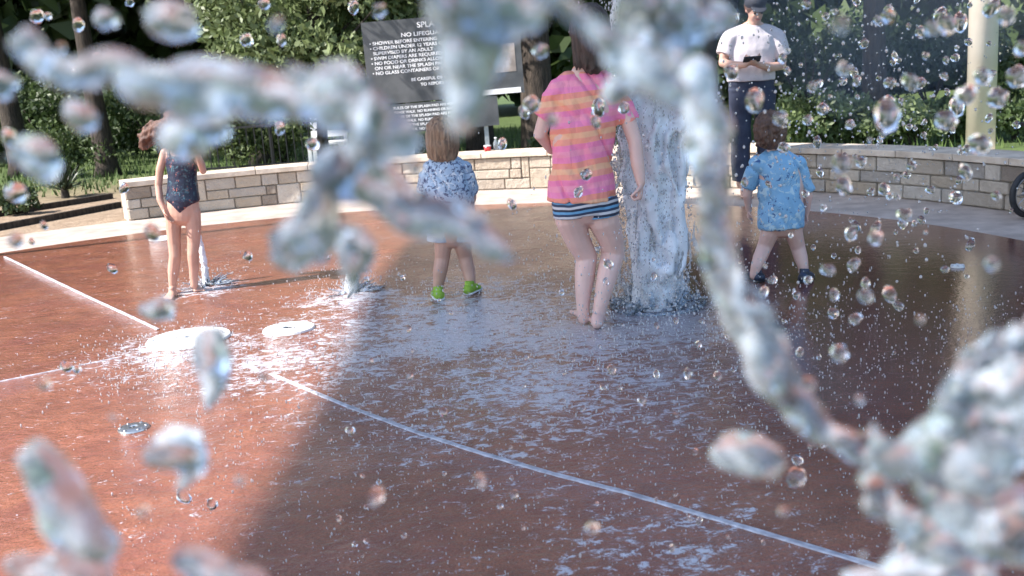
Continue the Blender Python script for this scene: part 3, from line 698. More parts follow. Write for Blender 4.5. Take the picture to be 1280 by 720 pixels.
def adult():
    Y = 9.45; J = lambda x, y, d=0: P(x, y, Y + d)
    base = G(940, 240); t = person('adult in white polo shirt and navy trousers standing by the wall holding a phone', base)
    mb = MB()
    mb.loft([ring(914, 965, 108, Y, .11), ring(912, 967, 98, Y, .12), ring(913, 966, 80, Y, .115), ring(911, 968, 60, Y, .12), ring(912, 970, 45, Y, .10), ring(925, 957, 34, Y, .06)], side=RR, n=18)
    mb.limb([(J(941, 38), .062), (J(943, 24, -.03), .058)], 12)
    at = skull(mb, J(944, 12, -.06), .235, Vector((.1, -1, -.55)).normalized(), Vector((.0, -.48, .88)).normalized(), Vector((-1, -.1, 0)).normalized())
    mb.limb([(J(914, 45), .06), (J(907, 62, -.02), .052), (J(904, 79, -.04), .045), (J(918, 82, -.17), .04), (J(932, 81, -.27), .028)], 12)
    hand(mb, J(932, 81, -.27), Vector((1, -.3, .35)), Vector((0, .3, 1)), .18, .4, -1)
    mb.limb([(J(969, 45), .06), (J(976, 64, -.02), .052), (J(977, 82, -.04), .045), (J(962, 84, -.17), .04), (J(948, 81, -.27), .028)], 12)
    hand(mb, J(948, 81, -.27), Vector((-1, -.3, .35)), Vector((0, .3, 1)), .18, .5, 1)
    for x0, x1, x2 in ((927, 926, 926), (953, 957, 960)):
        mb.limb([(J(x0, 110), .10), (J(x1, 150), .07), (J(x1, 168), .062), (J(x2, 190), .06), (J(x2, 218), .045), (J(x2, 230), .042)], 12)
        g = G(x2, 243); foot(mb, Vector((g.x, Y - .05, .07)), Vector((.1 if x0 > 940 else -.1, -1, 0)), .24, .043)
    part('body', mb, M['skin_tan'], t, .009, 3)
    s = MB(); s.loft([ring(909, 969, 101, Y, .145), ring(909, 969, 86, Y, .14), ring(910, 969, 62, Y, .14), ring(910, 972, 45, Y, .118), ring(924, 958, 34, Y, .085)], side=RR, n=20, rc=False)
    for a, k, b in (((922, 47), (913, 49), (905, 69)), ((962, 47), (970, 49), (978, 71))): s.loft([(J(*a), .08, .08), (J(*k), .088, .088), (J(*b, -.02), .078, .078)], n=14, rc=False, rc0=True)
    s.limb([(J(914, 47), .085), (J(930, 41), .078), (J(953, 41), .078), (J(970, 47), .085)], 12)
    part('polo_shirt', s, M['white_polo'], t, .008, 3, lambda co, n: n * .012 * noise.noise(co * 8))
    c = MB(); c.loft([(J(941, 36), .075, .085), (J(942, 30, -.01), .07, .078)], side=RR, n=16, rc=False); part('collar', c, M['white_polo'], t, .008, 1)
    q = MB(); q.loft([ring(911, 967, 99, Y, .125), ring(911, 968, 118, Y, .125)], side=RR, n=18, rc=False)
    q.loft([(J(927, 112), .12, .12), (J(926, 150), .095, .10), (J(926, 226), .078, .085)], side=RR, n=16, rc=False); q.loft([(J(953, 112), .12, .12), (J(957, 150), .095, .10), (J(961, 226), .078, .085)], side=RR, n=16, rc=False)
    part('trousers', q, M['navy'], t, .009, 2, lambda co, n: n * .014 * noise.noise(co * 9))
    h = MB(); h.ell(at(0, -.10, .16), (.094, .105, .10), n=16); part('hair', h, M['hair_dark'], t, .008, 1)
    h = MB(); h.ell(at(0, -.05, .26), (.098, .11, .075), n=18); h.loft([(at(0, .2, .25), .07, .008), (at(0, .5, .22), .065, .008), (at(0, .62, .2), .04, .006)], side=Vector((1, 0, 0)), n=14)
    part('cap', h, M['navy_cap'], t, .006, 1)
    face(t, at, .235)
    return J(940, 74, -.33)
ph = adult()
t = thing('phone', 'dark phone held in the hands of the adult in the white polo', 'phone', ph)
RX = Matrix.Rotation(rad(50), 3, 'X') @ Matrix.Rotation(rad(80), 3, 'Y') @ Matrix.Identity(3)
RX = Matrix.Rotation(rad(-35), 3, 'X')
mb = MB(); mb.box(ph, (.15, .075, .011), RX); o = mb.build('phone_case', M['black_metal'], t); bv = o.modifiers.new('b', 'BEVEL'); bv.width = .004; bv.segments = 2
mb = MB(); mb.box(ph + RX @ Vector((0, 0, .0065)), (.138, .066, .002), RX); mb.build('screen', M['eye'], t)

# ------------------------------------------------------------------ small bicycle at the right
def bike():
    g = G(1284, 272); r = .17; t = thing('balance_bike', "small black child's bicycle parked in front of the wall at the right edge", 'bicycle', g)
    t.location = (g.x, g.y, 0)
    d = Vector((.93, .36, 0)).normalized(); s = Vector((-d.y, d.x, 0))
    def wheel(c):
        w_ = MB(); n = 40
        def torus(mb, R_, rr, k=10):
            vs = []; fs = []
            for i in range(n):
                a = 2*PI*i/n; rd = d * math.cos(a) + Z * math.sin(a)
                for j in range(k): b = 2*PI*j/k; vs.append(c + rd * (R_ + rr * math.cos(b)) + s * rr * math.sin(b))
            for i in range(n):
                for j in range(k): fs.append((i*k+j, i*k+(j+1) % k, ((i+1) % n)*k+(j+1) % k, ((i+1) % n)*k+j))
            mb.add(vs, fs)
        torus(w_, r - .022, .022); o = w_.build('wheel', M['dark_rubber'], t, True)
        q = MB(); torus(q, r - .05, .008, 6); q.build('rim', M['steel'], o, True).location = (0, 0, 0)
        q = MB()
        for i in range(10):
            a = 2*PI*i/10; q.limb([(c, .004), (c + (d * math.cos(a) + Z * math.sin(a)) * (r - .05), .003)], 6)
        q.limb([(c - s * .04, .014), (c + s * .04, .014)], 10); q.build('spokes', M['steel'], o, True).location = (0, 0, 0)
    c1 = Vector((g.x, g.y, r)); c2 = c1 + d * .62
    wheel(c1); wheel(c2)
    hd = c1 + d * .10 + Z * .28
    mb = MB()
    for k in (-1, 1): mb.limb([(c1 + s * .045 * k, .010), (c1 + d * .06 + Z * .17 + s * .045 * k, .012), (hd - Z * .02, .012)], 8)
    mb.build('fork', M['black_metal'], t, True)
    mb = MB(); mb.limb([(hd, .018), (hd + Z * .03, .018)]); st = c1 + d * .38 + Z * .22
    mb.limb([(hd, .016), (st, .016)]); mb.limb([(hd - Z * .04, .014), (c1 + d * .36 + Z * .03, .014), (c2, .012)]); mb.limb([(st, .014), (c1 + d * .36 + Z * .03, .014)]); mb.limb([(st, .011), (c2, .011)])
    mb.build('frame', M['black_metal'], t, True)
    hb = hd + Z * .2 - d * .02
    mb = MB(); mb.limb([(hd, .011), (hb, .011)]); mb.limb([(hb - s * .2 + d * .05, .010), (hb, .012), (hb + s * .2 + d * .05, .010)]); mb.build('handlebar', M['black_metal'], t, True)
    for k in (-1, 1): mb = MB(); mb.limb([(hb + s * .2 * k + d * .05, .015), (hb + s * .13 * k + d * .03, .015)]); mb.build('grip', M['dark_rubber'], t, True)
    mb = MB(); mb.loft([(st + Z * .09 + d * .09, .06, .02), (st + Z * .1, .04, .02), (st + Z * .1 - d * .09, .02, .015)], side=s); mb.limb([(st, .011), (st + Z * .09, .011)]); mb.build('saddle', M['dark_rubber'], t, True)
bike()

# things lying on the wall and behind it
c = P(609, 180, 11.5); c.z = WH
wtop = Vector((P(609, 181, 11.45).x, WC.y + WR + .12, WH))
t = thing('red_cup', 'small red and white cup standing on the wall under the sign', 'cup', wtop)
mb = MB(); mb.loft([(wtop + Z * .001, .035, .035), (wtop + Z * .05, .04, .04)], n=18, rc=False); mb.build('cup_body', simple('red_plastic', (.6, .04, .05), None, rough=.3), t, True)
mb = MB(); mb.loft([(wtop + Z * .051, .043, .043), (wtop + Z * .062, .04, .04)], n=18, rc=False); mb.build('lid', M['sole'], t, True)
b2 = Vector((P(620, 181, 11.45).x, WC.y + WR + .14, WH))
t = thing('plastic_bottle', 'clear plastic bottle standing beside the red cup on the wall', 'bottle', b2)
mb = MB(); mb.loft([(b2 + Z * .001, .03, .03), (b2 + Z * .08, .031, .031), (b2 + Z * .11, .014, .014), (b2 + Z * .125, .013, .013)], n=18, rc=False); mb.build('bottle_body', water_mat('clear_plastic', .8, (.75, .85, .95), .1), t, True)
mb = MB(); mb.loft([(b2 + Z * .126, .015, .015), (b2 + Z * .142, .015, .015)], n=14, rc=False); mb.build('bottle_cap', M['sole'], t, True)

# ------------------------------------------------------------------ vegetation
def leaf_mat(name, a, b_, tr=.25):
    m, nt, b = mat(name); L = nt.links.new
    at = nt.nodes.new('ShaderNodeAttribute'); at.attribute_name = 'tone'
    L(ramp(nt, at.outputs['Fac'], [(0, a), (1, b_)]), b.inputs['Base Color']); setin(b, Roughness=.5)
    tl = nt.nodes.new('ShaderNodeBsdfTranslucent'); L(ramp(nt, at.outputs['Fac'], [(0, a), (1, b_)]), tl.inputs['Color'])
    mx = nt.nodes.new('ShaderNodeMixShader'); mx.inputs[0].default_value = tr
    L(b.outputs[0], mx.inputs[1]); L(tl.outputs[0], mx.inputs[2]); L(mx.outputs[0], nt.nodes['Material Output'].inputs['Surface'])
    return m
M['leaf_dark'] = leaf_mat('dark_leaves', (.035, .06, .022), (.095, .14, .05))
M['leaf_mid'] = leaf_mat('green_leaves', (.045, .075, .025), (.12, .17, .06))
M['leaf_bright'] = leaf_mat('fresh_leaves', (.10, .14, .05), (.24, .30, .14), .35)
M['bark'] = simple('dark_bark', (.03, .024, .02), (.085, .066, .052), 10, .95, 30, 1., .03, stretch=(3, 3, .6))
def leaves_mesh(name, clumps, n, size, flat=.6, seed=1):
    """clumps: (centre, radius vec); leaves scattered through each clump, denser to its shell"""
    rg = random.Random(seed); vs = []; fs = []; tn = []
    tot = sum(c[1][0] * c[1][2] for c in clumps)
    for c, r in clumps:
        k = int(n * r[0] * r[2] / tot); ct = rg.uniform(.15, .85)
        for _ in range(k):
            d = Vector((rg.gauss(0, 1), rg.gauss(0, 1), rg.gauss(0, 1))).normalized() * rg.random() ** .45
            p = Vector(c) + Vector((d.x * r[0], d.y * r[1], d.z * r[2]))
            u = Vector((rg.gauss(0, 1), rg.gauss(0, 1), rg.gauss(0, 1) * flat)).normalized(); q = u.orthogonal().normalized()
            q = (Matrix.Rotation(rg.uniform(0, 6.28), 3, u) @ q); w_ = u.cross(q)
            s = size * rg.uniform(.6, 1.3); b = len(vs)
            vs += [p - q * s, p - q * s * .1 + w_ * s * .48, p + q * s, p - q * s * .1 - w_ * s * .48]; fs.append((b, b + 1, b + 2, b + 3)); tn.append(min(1, max(0, ct + rg.uniform(-.3, .3))))
    me = bpy.data.meshes.new(name); me.from_pydata([tuple(v) for v in vs], [], fs); me.update()
    at = me.attributes.new('tone', 'FLOAT', 'FACE'); at.data.foreach_set('value', tn); return me
def clumps_in(c, R_, n, rr, seed, zmin=None):
    rg = random.Random(seed); out = []
    for _ in range(n):
        d = Vector((rg.gauss(0, 1), rg.gauss(0, 1), rg.gauss(0, 1))).normalized() * rg.random() ** .4
        r = rr * rg.uniform(.6, 1.25); out.append((Vector((c[0] + d.x * R_[0], c[1] + d.y * R_[1], c[2] + d.z * R_[2])), (r, r, r * .75)))
    return out
def tree_trunk(h, r, seed, spread=1.6, zb=.55):
    rg = random.Random(seed); mb = MB(); lean = Vector((rg.uniform(-.05, .05), rg.uniform(-.05, .05), 0))
    pts = [(Vector((0, 0, -.05)), r * 1.5), (Vector((0, 0, .15)), r * 1.12)] + [(Vector((lean.x * h * k + rg.uniform(-.03, .03), lean.y * h * k, h * k)), r * (1 - .55 * k)) for k in (.25, .5, .75, 1)]
    mb.limb(pts, 12, rc0=False)
    for i in range(7):
        k = rg.uniform(zb, .95); a = rg.uniform(0, 6.28); p0 = Vector((lean.x * h * k, lean.y * h * k, h * k)); l = spread * rg.uniform(.6, 1.1)
        p1 = p0 + Vector((math.cos(a) * l * .5, math.sin(a) * l * .5, l * .35)); p2 = p0 + Vector((math.cos(a) * l, math.sin(a) * l, l * .8))
        mb.limb([(p0, r * .4), (p1, r * .25), (p2, r * .08)], 8)
    return mb
protos = {}
def tree(kind, x, Y, label, scale=1.0, rot=0., group='tall trees behind the wall', r=None):
    if kind not in protos:
        seed = {'tall_a': 3, 'tall_b': 5, 'low': 9}[kind]
        if kind.startswith('tall'):
            h, r0 = 5.2, .15; cl = clumps_in((0, 0, 5.6), (2.3, 2.3, 2.4), 46, .75, seed); lm = leaves_mesh('crown', cl, 15000, .085, seed=seed)
            mt = M['leaf_dark'] if kind == 'tall_a' else M['leaf_mid']; tm = tree_trunk(h, r0, seed)
        else:
            h = 2.2; r0 = .08; cl = clumps_in((0, 0, 2.05), (1.35, 1.2, 1.25), 34, .5, seed); lm = leaves_mesh('crown', cl, 11000, .055, seed=seed); mt = M['leaf_bright']; tm = tree_trunk(h, r0, seed, 1.0, .35)
        lm.materials.append(mt); tmm = tm.mesh('trunk'); tmm.materials.append(M['bark']); tmm.polygons.foreach_set('use_smooth', [True] * len(tmm.polygons))
        protos[kind] = (tmm, lm)
    p = Vector((x, Y, 0)); t = thing('tree', label, 'tree', p, group); t.rotation_euler.z = rot; t.scale = (scale,) * 3
    for nm, me in zip(('trunk', 'crown'), protos[kind]):
        o = bpy.data.objects.new(nm, me); COL.objects.link(o); o.parent = t
    return t
def gx(px, Y): return P(px, 170, Y).x
tree('tall_a', gx(128, 16.8), 16.8, 'dark trunked tree behind the left end of the wall', 1.05, .4)
tree('tall_a', gx(322, 17), 17, 'slim dark trunked tree between the swimsuit child and the sign', 1.0, 2.1)
tree('tall_b', gx(600, 15), 15, 'dark tree whose trunk stands directly behind the sign posts', 1.25, 1.0)
tree('tall_a', gx(672, 13.2), 13.2, 'thick black trunked tree just right of the sign', 1.35, 4.0)
tree('tall_b', gx(880, 14.5), 14.5, 'shady tree behind the adult in the white polo', 1.2, 5.2)
tree('tall_a', gx(1094, 13.4), 13.4, 'tree with a straight grey brown trunk midway between adult and pillar', 1.05, .9)
tree('tall_b', gx(1300, 14), 14, 'dark tree just beyond the cream pillar at the right edge', 1.15, 3.3)
tree('tall_b', gx(20, 18), 18, 'shady tree farthest left, beyond the dirt ground', 1.2, 2.2)
tree('tall_a', gx(480, 20), 20, 'tall tree with dark crown farther back behind the sign', 1.3, 3.0)
tree('low', gx(405, 13.2), 13.2, 'small bushy tree with bright sunlit leaves left of the sign', 1.0, .3, None)
tree('low', gx(500, 14.2), 14.2, 'small bright leaved tree rising behind the sign board', 1.15, 2.6, None)

def bush(label, px, Y, w_, h_, mt, n=2600, size=.04, seed=1, name='shrub', cat='shrub', group='shrubs behind the wall'):
    c = (gx(px, Y), Y); cl = clumps_in((c[0], c[1], h_ * .5), (w_ * .5, w_ * .4, h_ * .38), 16, min(w_, h_) * .27, seed)
    me = leaves_mesh(name, cl, n, size, seed=seed); t = thing(name, label, cat, (c[0], c[1], 0), group)
    link_mesh('foliage', me, mt, t)
    mb = MB(); rg = random.Random(seed)
    for i in range(6):
        a = rg.uniform(0, 6.28); mb.limb([(Vector((c[0], c[1], -.02)), .02), (Vector((c[0] + math.cos(a) * w_ * .2, c[1] + math.sin(a) * w_ * .15, h_ * .6)), .008)], 6)
    mb.build('stem', M['bark'], t, True); return t
bush('light green shrub just right of the adult, behind the wall', 1022, 13.0, 1.1, .75, M['leaf_bright'], seed=21)
bush('green shrub left of the grey brown trunk behind the wall', 1062, 13.2, .9, .7, M['leaf_bright'], seed=22)
bush('green shrub filling the gap between the grey brown trunk and the pillar', 1140, 12.8, 1.2, .72, M['leaf_bright'], seed=23)
bush('rounded shrub touching the left side of the cream pillar', 1190, 13.0, .9, .62, M['leaf_mid'], seed=24)
bush('shrub right of the cream pillar above the wall', 1268, 12.6, 1.0, .9, M['leaf_mid'], seed=25)
bush('dark shrub behind the wall beside the thick black trunk', 700, 13.0, 1.0, .5, M['leaf_dark'], seed=26)
bush('low dark shrub near the left post of the sign', 470, 13.6, 1.2, .6, M['leaf_dark'], seed=27)
bush('bright green shrub left of the slim dark trunk', 292, 15.5, .9, 1.0, M['leaf_bright'], seed=28)
bush('bright green shrub right of the slim dark trunk', 352, 16, 1.3, 1.0, M['leaf_bright'], seed=29)
bush('green shrub beside the dark trunk at the left end', 85, 17, 1.4, 1.0, M['leaf_mid'], seed=31)
# spiky plant on the left
def spiky():
    g = G(82, 246); t = thing('yucca_plant', 'dark spiky leaved plant in the dirt left of the wall end', 'plant', g); t.location.z = 0
    rg = random.Random(4); mb = MB()
    for i in range(70):
        a = rg.uniform(0, 6.28); e = rg.uniform(.15, 1.4); l = rg.uniform(.35, .6); d = Vector((math.cos(a) * math.cos(e), math.sin(a) * math.cos(e), math.sin(e)))
        s = d.cross(Z).normalized(); p = Vector((g.x, g.y, .08)); up = s.cross(d)
        q = p + d * l * .55; e2 = p + d * l - Z * .08
        mb.add([p - s * .012, p + s * .012, q + s * .016, e2, q - s * .016, q + up * .008], [(0, 1, 5), (1, 2, 5), (2, 3, 5), (3, 4, 5), (4, 0, 5)])
    mb.build('leaves', simple('dark_spiky_leaf', (.02, .035, .02), (.05, .075, .04), 10, .45), t, recalc=False)
    mb = MB(); mb.limb([(Vector((g.x, g.y, -.02)), .06), (Vector((g.x, g.y, .12)), .04)]); mb.build('stem', M['bark'], t, True)
spiky()
bush('small dark green bush on the dirt at the far left edge', 16, G(16, 268).y, .5, .38, M['leaf_dark'], 1500, .03, 33, group=None)
bush('wide dark hedge shrub far behind the trunk at the left end', 60, 21, 4.2, 1.9, M['leaf_dark'], 6000, .06, 41)
bush('broad dark shrub far behind the swimsuit child', 200, 20, 3.6, 1.8, M['leaf_dark'], 6000, .06, 42)
bush('tall dark shrub far behind the railing', 330, 21, 3.2, 2.0, M['leaf_dark'], 5000, .06, 43)
bush('dark shrub mass far behind the right trunk', 1010, 20, 3.6, 2.0, M['leaf_dark'], 6000, .06, 44)
bush('dark shrub far behind the gap beside the pillar', 1160, 19, 3.4, 2.0, M['leaf_dark'], 6000, .06, 45)
# distant woods as a mass
def woods():
    rg = random.Random(12); cl = []
    for i in range(420):
        a = rad(rg.uniform(15, 165)); r = rg.uniform(25, 33); z = rg.uniform(.3, 7.5)
        cl.append((Vector((math.cos(a) * r * 1.15, math.sin(a) * r, z)), (2.0, 1.2, 1.2)))
    for px in range(1000, 1290, 22):
        for y in (0, 30): cl.append((P(px, y, 25), (1.2, .9, .9)))
    me = leaves_mesh('woods', cl, 120000, .36, seed=13); o = link_mesh('woods', me, M['leaf_dark']); tag(o, 'dark mass of distant woodland behind the park', 'woods', kind='stuff')
    rg = random.Random(77); mb = MB()
woods()
# undergrowth: ragged grass tufts behind the wall
def grass():
    rg = random.Random(8); vs = []; fs = []
    for i in range(16000):
        x = rg.uniform(-11, 12); y = rg.uniform(11.9, 21); 
        if (x - WC.x) ** 2 + (y - WC.y) ** 2 < 6.1 ** 2: continue
        if x < -4.5 and y < 14: continue
        h = rg.uniform(.05, .16); a = rg.uniform(0, 6.28); b = len(vs); w_ = .012
        vs += [(x - w_ * math.cos(a), y - w_ * math.sin(a), -.012), (x + w_ * math.cos(a), y + w_ * math.sin(a), -.012), (x + rg.uniform(-.05, .05), y + rg.uniform(-.05, .05), h)]; fs.append((b, b+1, b+2))
    me = bpy.data.meshes.new('grass'); me.from_pydata(vs, [], fs); tag(link_mesh('grass', me, simple('grass_blades', (.05, .09, .02), (.13, .19, .05), 2, .7)), 'green lawn grass behind the wall', 'grass', kind='stuff')
grass()

# black railing, bench and people-high bits on the left
def railing():
    Y = 15.2; x0 = gx(245, Y); x1 = gx(430, Y); t = thing('railing', 'low black metal railing behind the left part of the wall', 'fence', ((x0 + x1) / 2, Y, 0))
    mb = MB()
    for z in (.12, .68): mb.box(((x0 + x1) / 2, Y, z), (x1 - x0, .03, .03))
    mb.build('rail', M['black_metal'], t)
    mb = MB(); n = int((x1 - x0) / .11)
    for i in range(n): mb.box((x0 + .055 + (x1 - x0) * i / n, Y, .40), (.014, .014, .53))
    mb.build('bars', M['black_metal'], t)
    for i in range(3):
        mb = MB(); mb.box((x0 + (x1 - x0) * i / 2, Y + .031, .37), (.05, .03, .78)); mb.build('post', M['black_metal'], t)
railing()
def bench():
    Y = 14.2; cx = gx(408, Y); t = thing('park_bench', 'white slatted park bench behind the wall left of the sign', 'bench', (cx, Y, 0)); wm = simple('white_paint', (.72, .73, .75), (.8, .8, .8), 20, .5)
    mb = MB()
    for i in range(4): mb.box((cx, Y - .18 + i * .12, .44), (.5, .09, .025))
    mb.build('seat', wm, t)
    mb = MB()
    for i in range(4): mb.box((cx, Y + .26 + i * .015, .55 + i * .12), (.5, .02, .09))
    mb.build('backrest', wm, t)
    for s in (-1, 1):
        for yy in (-.18, .2): mb = MB(); mb.box((cx + s * .21, Y + yy, .2135), (.05, .05, .427)); mb.build('leg', wm, t)
        mb = MB(); mb.box((cx + s * .21, Y + .29, .72), (.04, .025, .62)); mb.build('back_strut', wm, t)
bench()
# timber edging boards in the dirt at the left
for i, (a, b, lab) in enumerate((((-30, 292), (150, 258), 'weathered timber edging board nearest the pale rim at the left'), ((-30, 274), (140, 247), 'weathered timber edging board farther back, by the spiky plant'))):
    p, q = G(*a), G(*b); d = (q - p); mb = MB(); ang = math.atan2(d.y, d.x)
    mb.box((p + q) / 2 + Z * .02, (d.length, .06, .07), Matrix.Rotation(ang, 3, 'Z')); tag(mb.build('timber_edging', M['bark']), lab, 'edging board')

# shade sail added out of view, outline shaped to shade the right floor
def caster():
    H = 8.0; k = H / -T.z
    def lift(p, dz=0): return Vector((p.x, p.y, 0)) - T * ((H + dz) / -T.z)
    ground = [Vector((-.95, 2.1, 0)), G(262, 712), G(300, 650), G(360, 560), G(400, 490), G(432, 430), G(455, 370), G(500, 310), G(560, 272), Vector((-.2, 9.75, 0)), Vector((1.3, 9.6, 0)), Vector((2.2, 9.55, 0)), Vector((3.2, 9.7, 0)), Vector((5.2, 8.6, 0)), Vector((8, 5, 0)), Vector((7, 2.1, 0))]
    top = [lift(p) for p in ground]; c = sum(top, Vector()) / len(top)
    t = thing('added_shade_caster', 'unseen grey shade sail stretched high over the splash pad', 'shade sail', (c.x, c.y, 0))
    mb = MB(); n = len(top); vs = [p for p in top] + [p + Z * .01 for p in top]
    mb.add(vs, [tuple(range(n - 1, -1, -1)), tuple(range(n, 2 * n))] + [(i, (i + 1) % n, n + (i + 1) % n, n + i) for i in range(n)])
    mb.build('caster_cloth', simple('caster_grey_cloth', (.22, .23, .25), None, rough=.8), t)
    for p in (Vector((-8.6, -1.2, H)), Vector((-8.8, 7.6, H)), Vector((-.6, -1.6, H))):
        mb = MB(); mb.limb([(Vector((p.x, p.y, 0)), .06), (Vector((p.x, p.y, H + .2)), .05)], 14); mb.build('caster_mast', M['grey_post'], t, True)
        q = min(top, key=lambda v: (v - p).length); mb = MB(); mb.limb([(p, .02), (q, .02)]); mb.build('caster_cable', M['steel'], t, True)
caster()

# ------------------------------------------------------------------ water
def stream(name, label, pts, Y, seed=0, amp=.10, wob=.45, mt='stream', cat='water splash', vox=None, group=None, strands=7, extra=0, fat=1.0, sm=16):
    """pts: (x, y, radius px[, depth offset]) -> a rope of water through real space"""
    rg = random.Random(seed); mb = MB(); k = 1 / PXM(Y)
    P3 = [(P(q[0], q[1], Y + (q[3] if len(q) > 3 else 0)), q[2] * k * fat) for q in pts]
    def curve_at(t):
        n = len(P3) - 1; u = min(max(t, 0), 1) * n; a = min(int(u), n - 1); f = u - a
        g = lambda i: P3[min(max(i, 0), n)]
        p0, p1, p2, p3 = [g(a + d) for d in (-1, 0, 1, 2)]
        h = lambda A, B, C_, D: .5 * (2 * B + (C_ - A) * f + (2 * A - 5 * B + 4 * C_ - D) * f * f + (3 * B - A - 3 * C_ + D) * f ** 3)
        return h(p0[0], p1[0], p2[0], p3[0]), max(.0006, h(p0[1], p1[1], p2[1], p3[1]))
    L_ = sum((a[0] - b[0]).length for a, b in zip(P3, P3[1:])); r_av = sum(r for _, r in P3) / len(P3)
    ns = max(10, int(L_ / r_av * 2.2))
    for q in range(strands):
        t0 = 0 if q < 3 else rg.uniform(0, .75); t1 = 1 if q < 3 else min(1, t0 + rg.uniform(.2, .6))
        ph = rg.uniform(0, 6.28); tw = rg.uniform(-1, 1) * L_ / r_av * .3; rho = rg.uniform(.25, .6) if q < 3 else rg.uniform(.5, 1.05); sg = rg.uniform(.46, .66) if q < 3 else rg.uniform(.16, .32)
        m_ = max(4, int(ns * (t1 - t0))); line = []
        for e in range(m_ + 1):
            t = t0 + (t1 - t0) * e / m_; c, r = curve_at(t); c2, _ = curve_at(min(1, t + .01)); c1, _ = curve_at(max(0, t - .01))
            d = (c2 - c1).normalized(); a = d.orthogonal().normalized(); b = d.cross(a)
            w1 = noise.noise(Vector((q * 7.3 + seed, t * L_ / r_av * .45, 0))); w2 = noise.noise(Vector((q * 3.1, t * L_ / r_av * .55, seed + 9.)))
            an = ph + tw * t + w1 * 2; end = math.sin(PI * min(1, max(0, (t - t0) / (t1 - t0)))) ** .35 if q >= 3 else 1
            line.append((c + (a * math.cos(an) + b * math.sin(an)) * r * rho * (1 + .8 * w2), max(r * .05, r * sg * (1 + .9 * w1) * end)))
        mb.limb(line, 10)
        if rg.random() < .6:                      # bead shed beside the strand
            c, r = line[-1] if q >= 3 else line[rg.randrange(len(line))]; mb.ell(c + Vector((rg.gauss(0, 1), rg.gauss(0, 1), rg.gauss(0, 1))) * r_av * .45, r_av * rg.uniform(.12, .3), n=10)
    for e in range(extra * 9):
        c, r = curve_at(rg.random()); a = Vector((rg.gauss(0, 1), rg.gauss(0, .5), rg.gauss(0, 1))).normalized(); a2 = (a + Vector((rg.gauss(0, .4), 0, rg.gauss(0, .4)))).normalized()
        mb.limb([(c, r * .3), (c + a * r * .9, r * .22), (c + a * r * .9 + a2 * r * rg.uniform(.4, .9), r * .1)], 8)
    rm = sum(r for _, r in P3) / len(P3); v = vox or rm / 9
    def dsp(co, n):
        return n * rm * amp * (noise.noise(co * (.8 / rm)) + .35 * noise.noise(co * (1.9 / rm) + Vector((5, 1, 2))) + .10 * noise.noise(co * (4.5 / rm)))
    me = fuse(mb, v, sm, .5, dsp, name); c = sum((p for p, _ in P3), Vector()) / len(P3)
    me.transform(Matrix.Translation(-c)); o = link_mesh(name, me, M[mt]); o.location = c
    return tag(o, label, cat, group)
NS = 'water_splash'
stream(NS, 'long thick rope of water curving across the upper left in front of the trees', [(28, 48, 22), (50, 78, 30), (80, 95, 26), (112, 92, 24), (150, 88, 30), (190, 102, 42), (228, 108, 44), (265, 110, 42), (305, 112, 38), (350, 112, 32), (390, 118, 32), (428, 124, 40), (462, 150, 38), (485, 185, 36)], .48, 1)
stream(NS, 'slanting water tongue in front of the small child in the mottled top', [(420, 205, 45), (465, 225, 42), (505, 250, 38), (545, 268, 34), (585, 288, 30), (620, 310, 22), (638, 322, 13)], .50, 2)
stream(NS, 'pale water lobe hanging left of the small child in the mottled top', [(452, 200, 36), (425, 245, 40), (405, 285, 42), (375, 305, 38), (345, 305, 20)], .52, 3)
stream(NS, 'narrow trickle of water falling to a splash left of the green shoes', [(436, 300, 26), (440, 330, 20), (443, 352, 12), (442, 368, 8)], .55, 4)
stream(NS, 'broad water lump covering the middle of the rules sign', [(540, -25, 45), (562, 10, 45), (580, 45, 46), (583, 80, 44), (580, 112, 38), (574, 140, 28), (572, 158, 16)], .46, 5)
stream(NS, 'water arm joining the sign lump to the arc at the top', [(600, 0, 36), (630, 15, 28), (655, 22, 22), (680, 8, 20)], .47, 6)
stream(NS, 'thin slanting jet of water from the top edge to the striped shirt', [(672, -20, 15), (705, 8, 16), (742, 36, 18), (775, 64, 22), (805, 90, 26), (838, 114, 28)], .46, 7)
stream(NS, 'big ragged water burst above the tall water column', [(770, 120, 30), (800, 85, 40), (815, 40, 46), (830, 0, 44), (860, 40, 40), (850, 90, 40), (870, 125, 34)], .62, 8, extra=1)
stream(NS, 'water fan spreading at the top beside the head of the adult', [(835, 30, 30), (868, 26, 26), (895, 22, 20), (915, 24, 10)], .62, 9)
stream(NS, 'long falling water arc between the column and the toddler in bright blue', [(862, 100, 34), (880, 140, 34), (892, 180, 30), (897, 225, 27), (893, 270, 25), (897, 315, 26), (906, 350, 30), (926, 387, 36), (947, 425, 38), (970, 465, 38), (996, 502, 32), (1025, 535, 26), (1060, 560, 24), (1090, 558, 26)], .56, 10)
stream(NS, 'large torn water mass in the lower right corner', [(1090, 555, 30), (1130, 560, 40), (1165, 535, 42), (1200, 510, 44), (1240, 500, 48), (1280, 470, 50), (1240, 560, 60), (1200, 600, 60), (1240, 660, 60), (1290, 640, 60)], .50, 11, extra=2, strands=11, sm=9, fat=.80)
stream(NS, 'upright water finger at the right edge by the pillar reflection', [(1180, 510, 24), (1195, 480, 26), (1215, 455, 20), (1275, 425, 24), (1290, 400, 14)], .52, 12, strands=11, sm=9, fat=.80)
stream(NS, 'water sheet breaking along the bottom edge, lower right', [(1090, 600, 24), (1110, 640, 30), (1150, 660, 38), (1190, 690, 40), (1120, 715, 34), (1230, 720, 44), (1060, 728, 24)], .50, 13, extra=2, strands=11, sm=9, fat=.80)
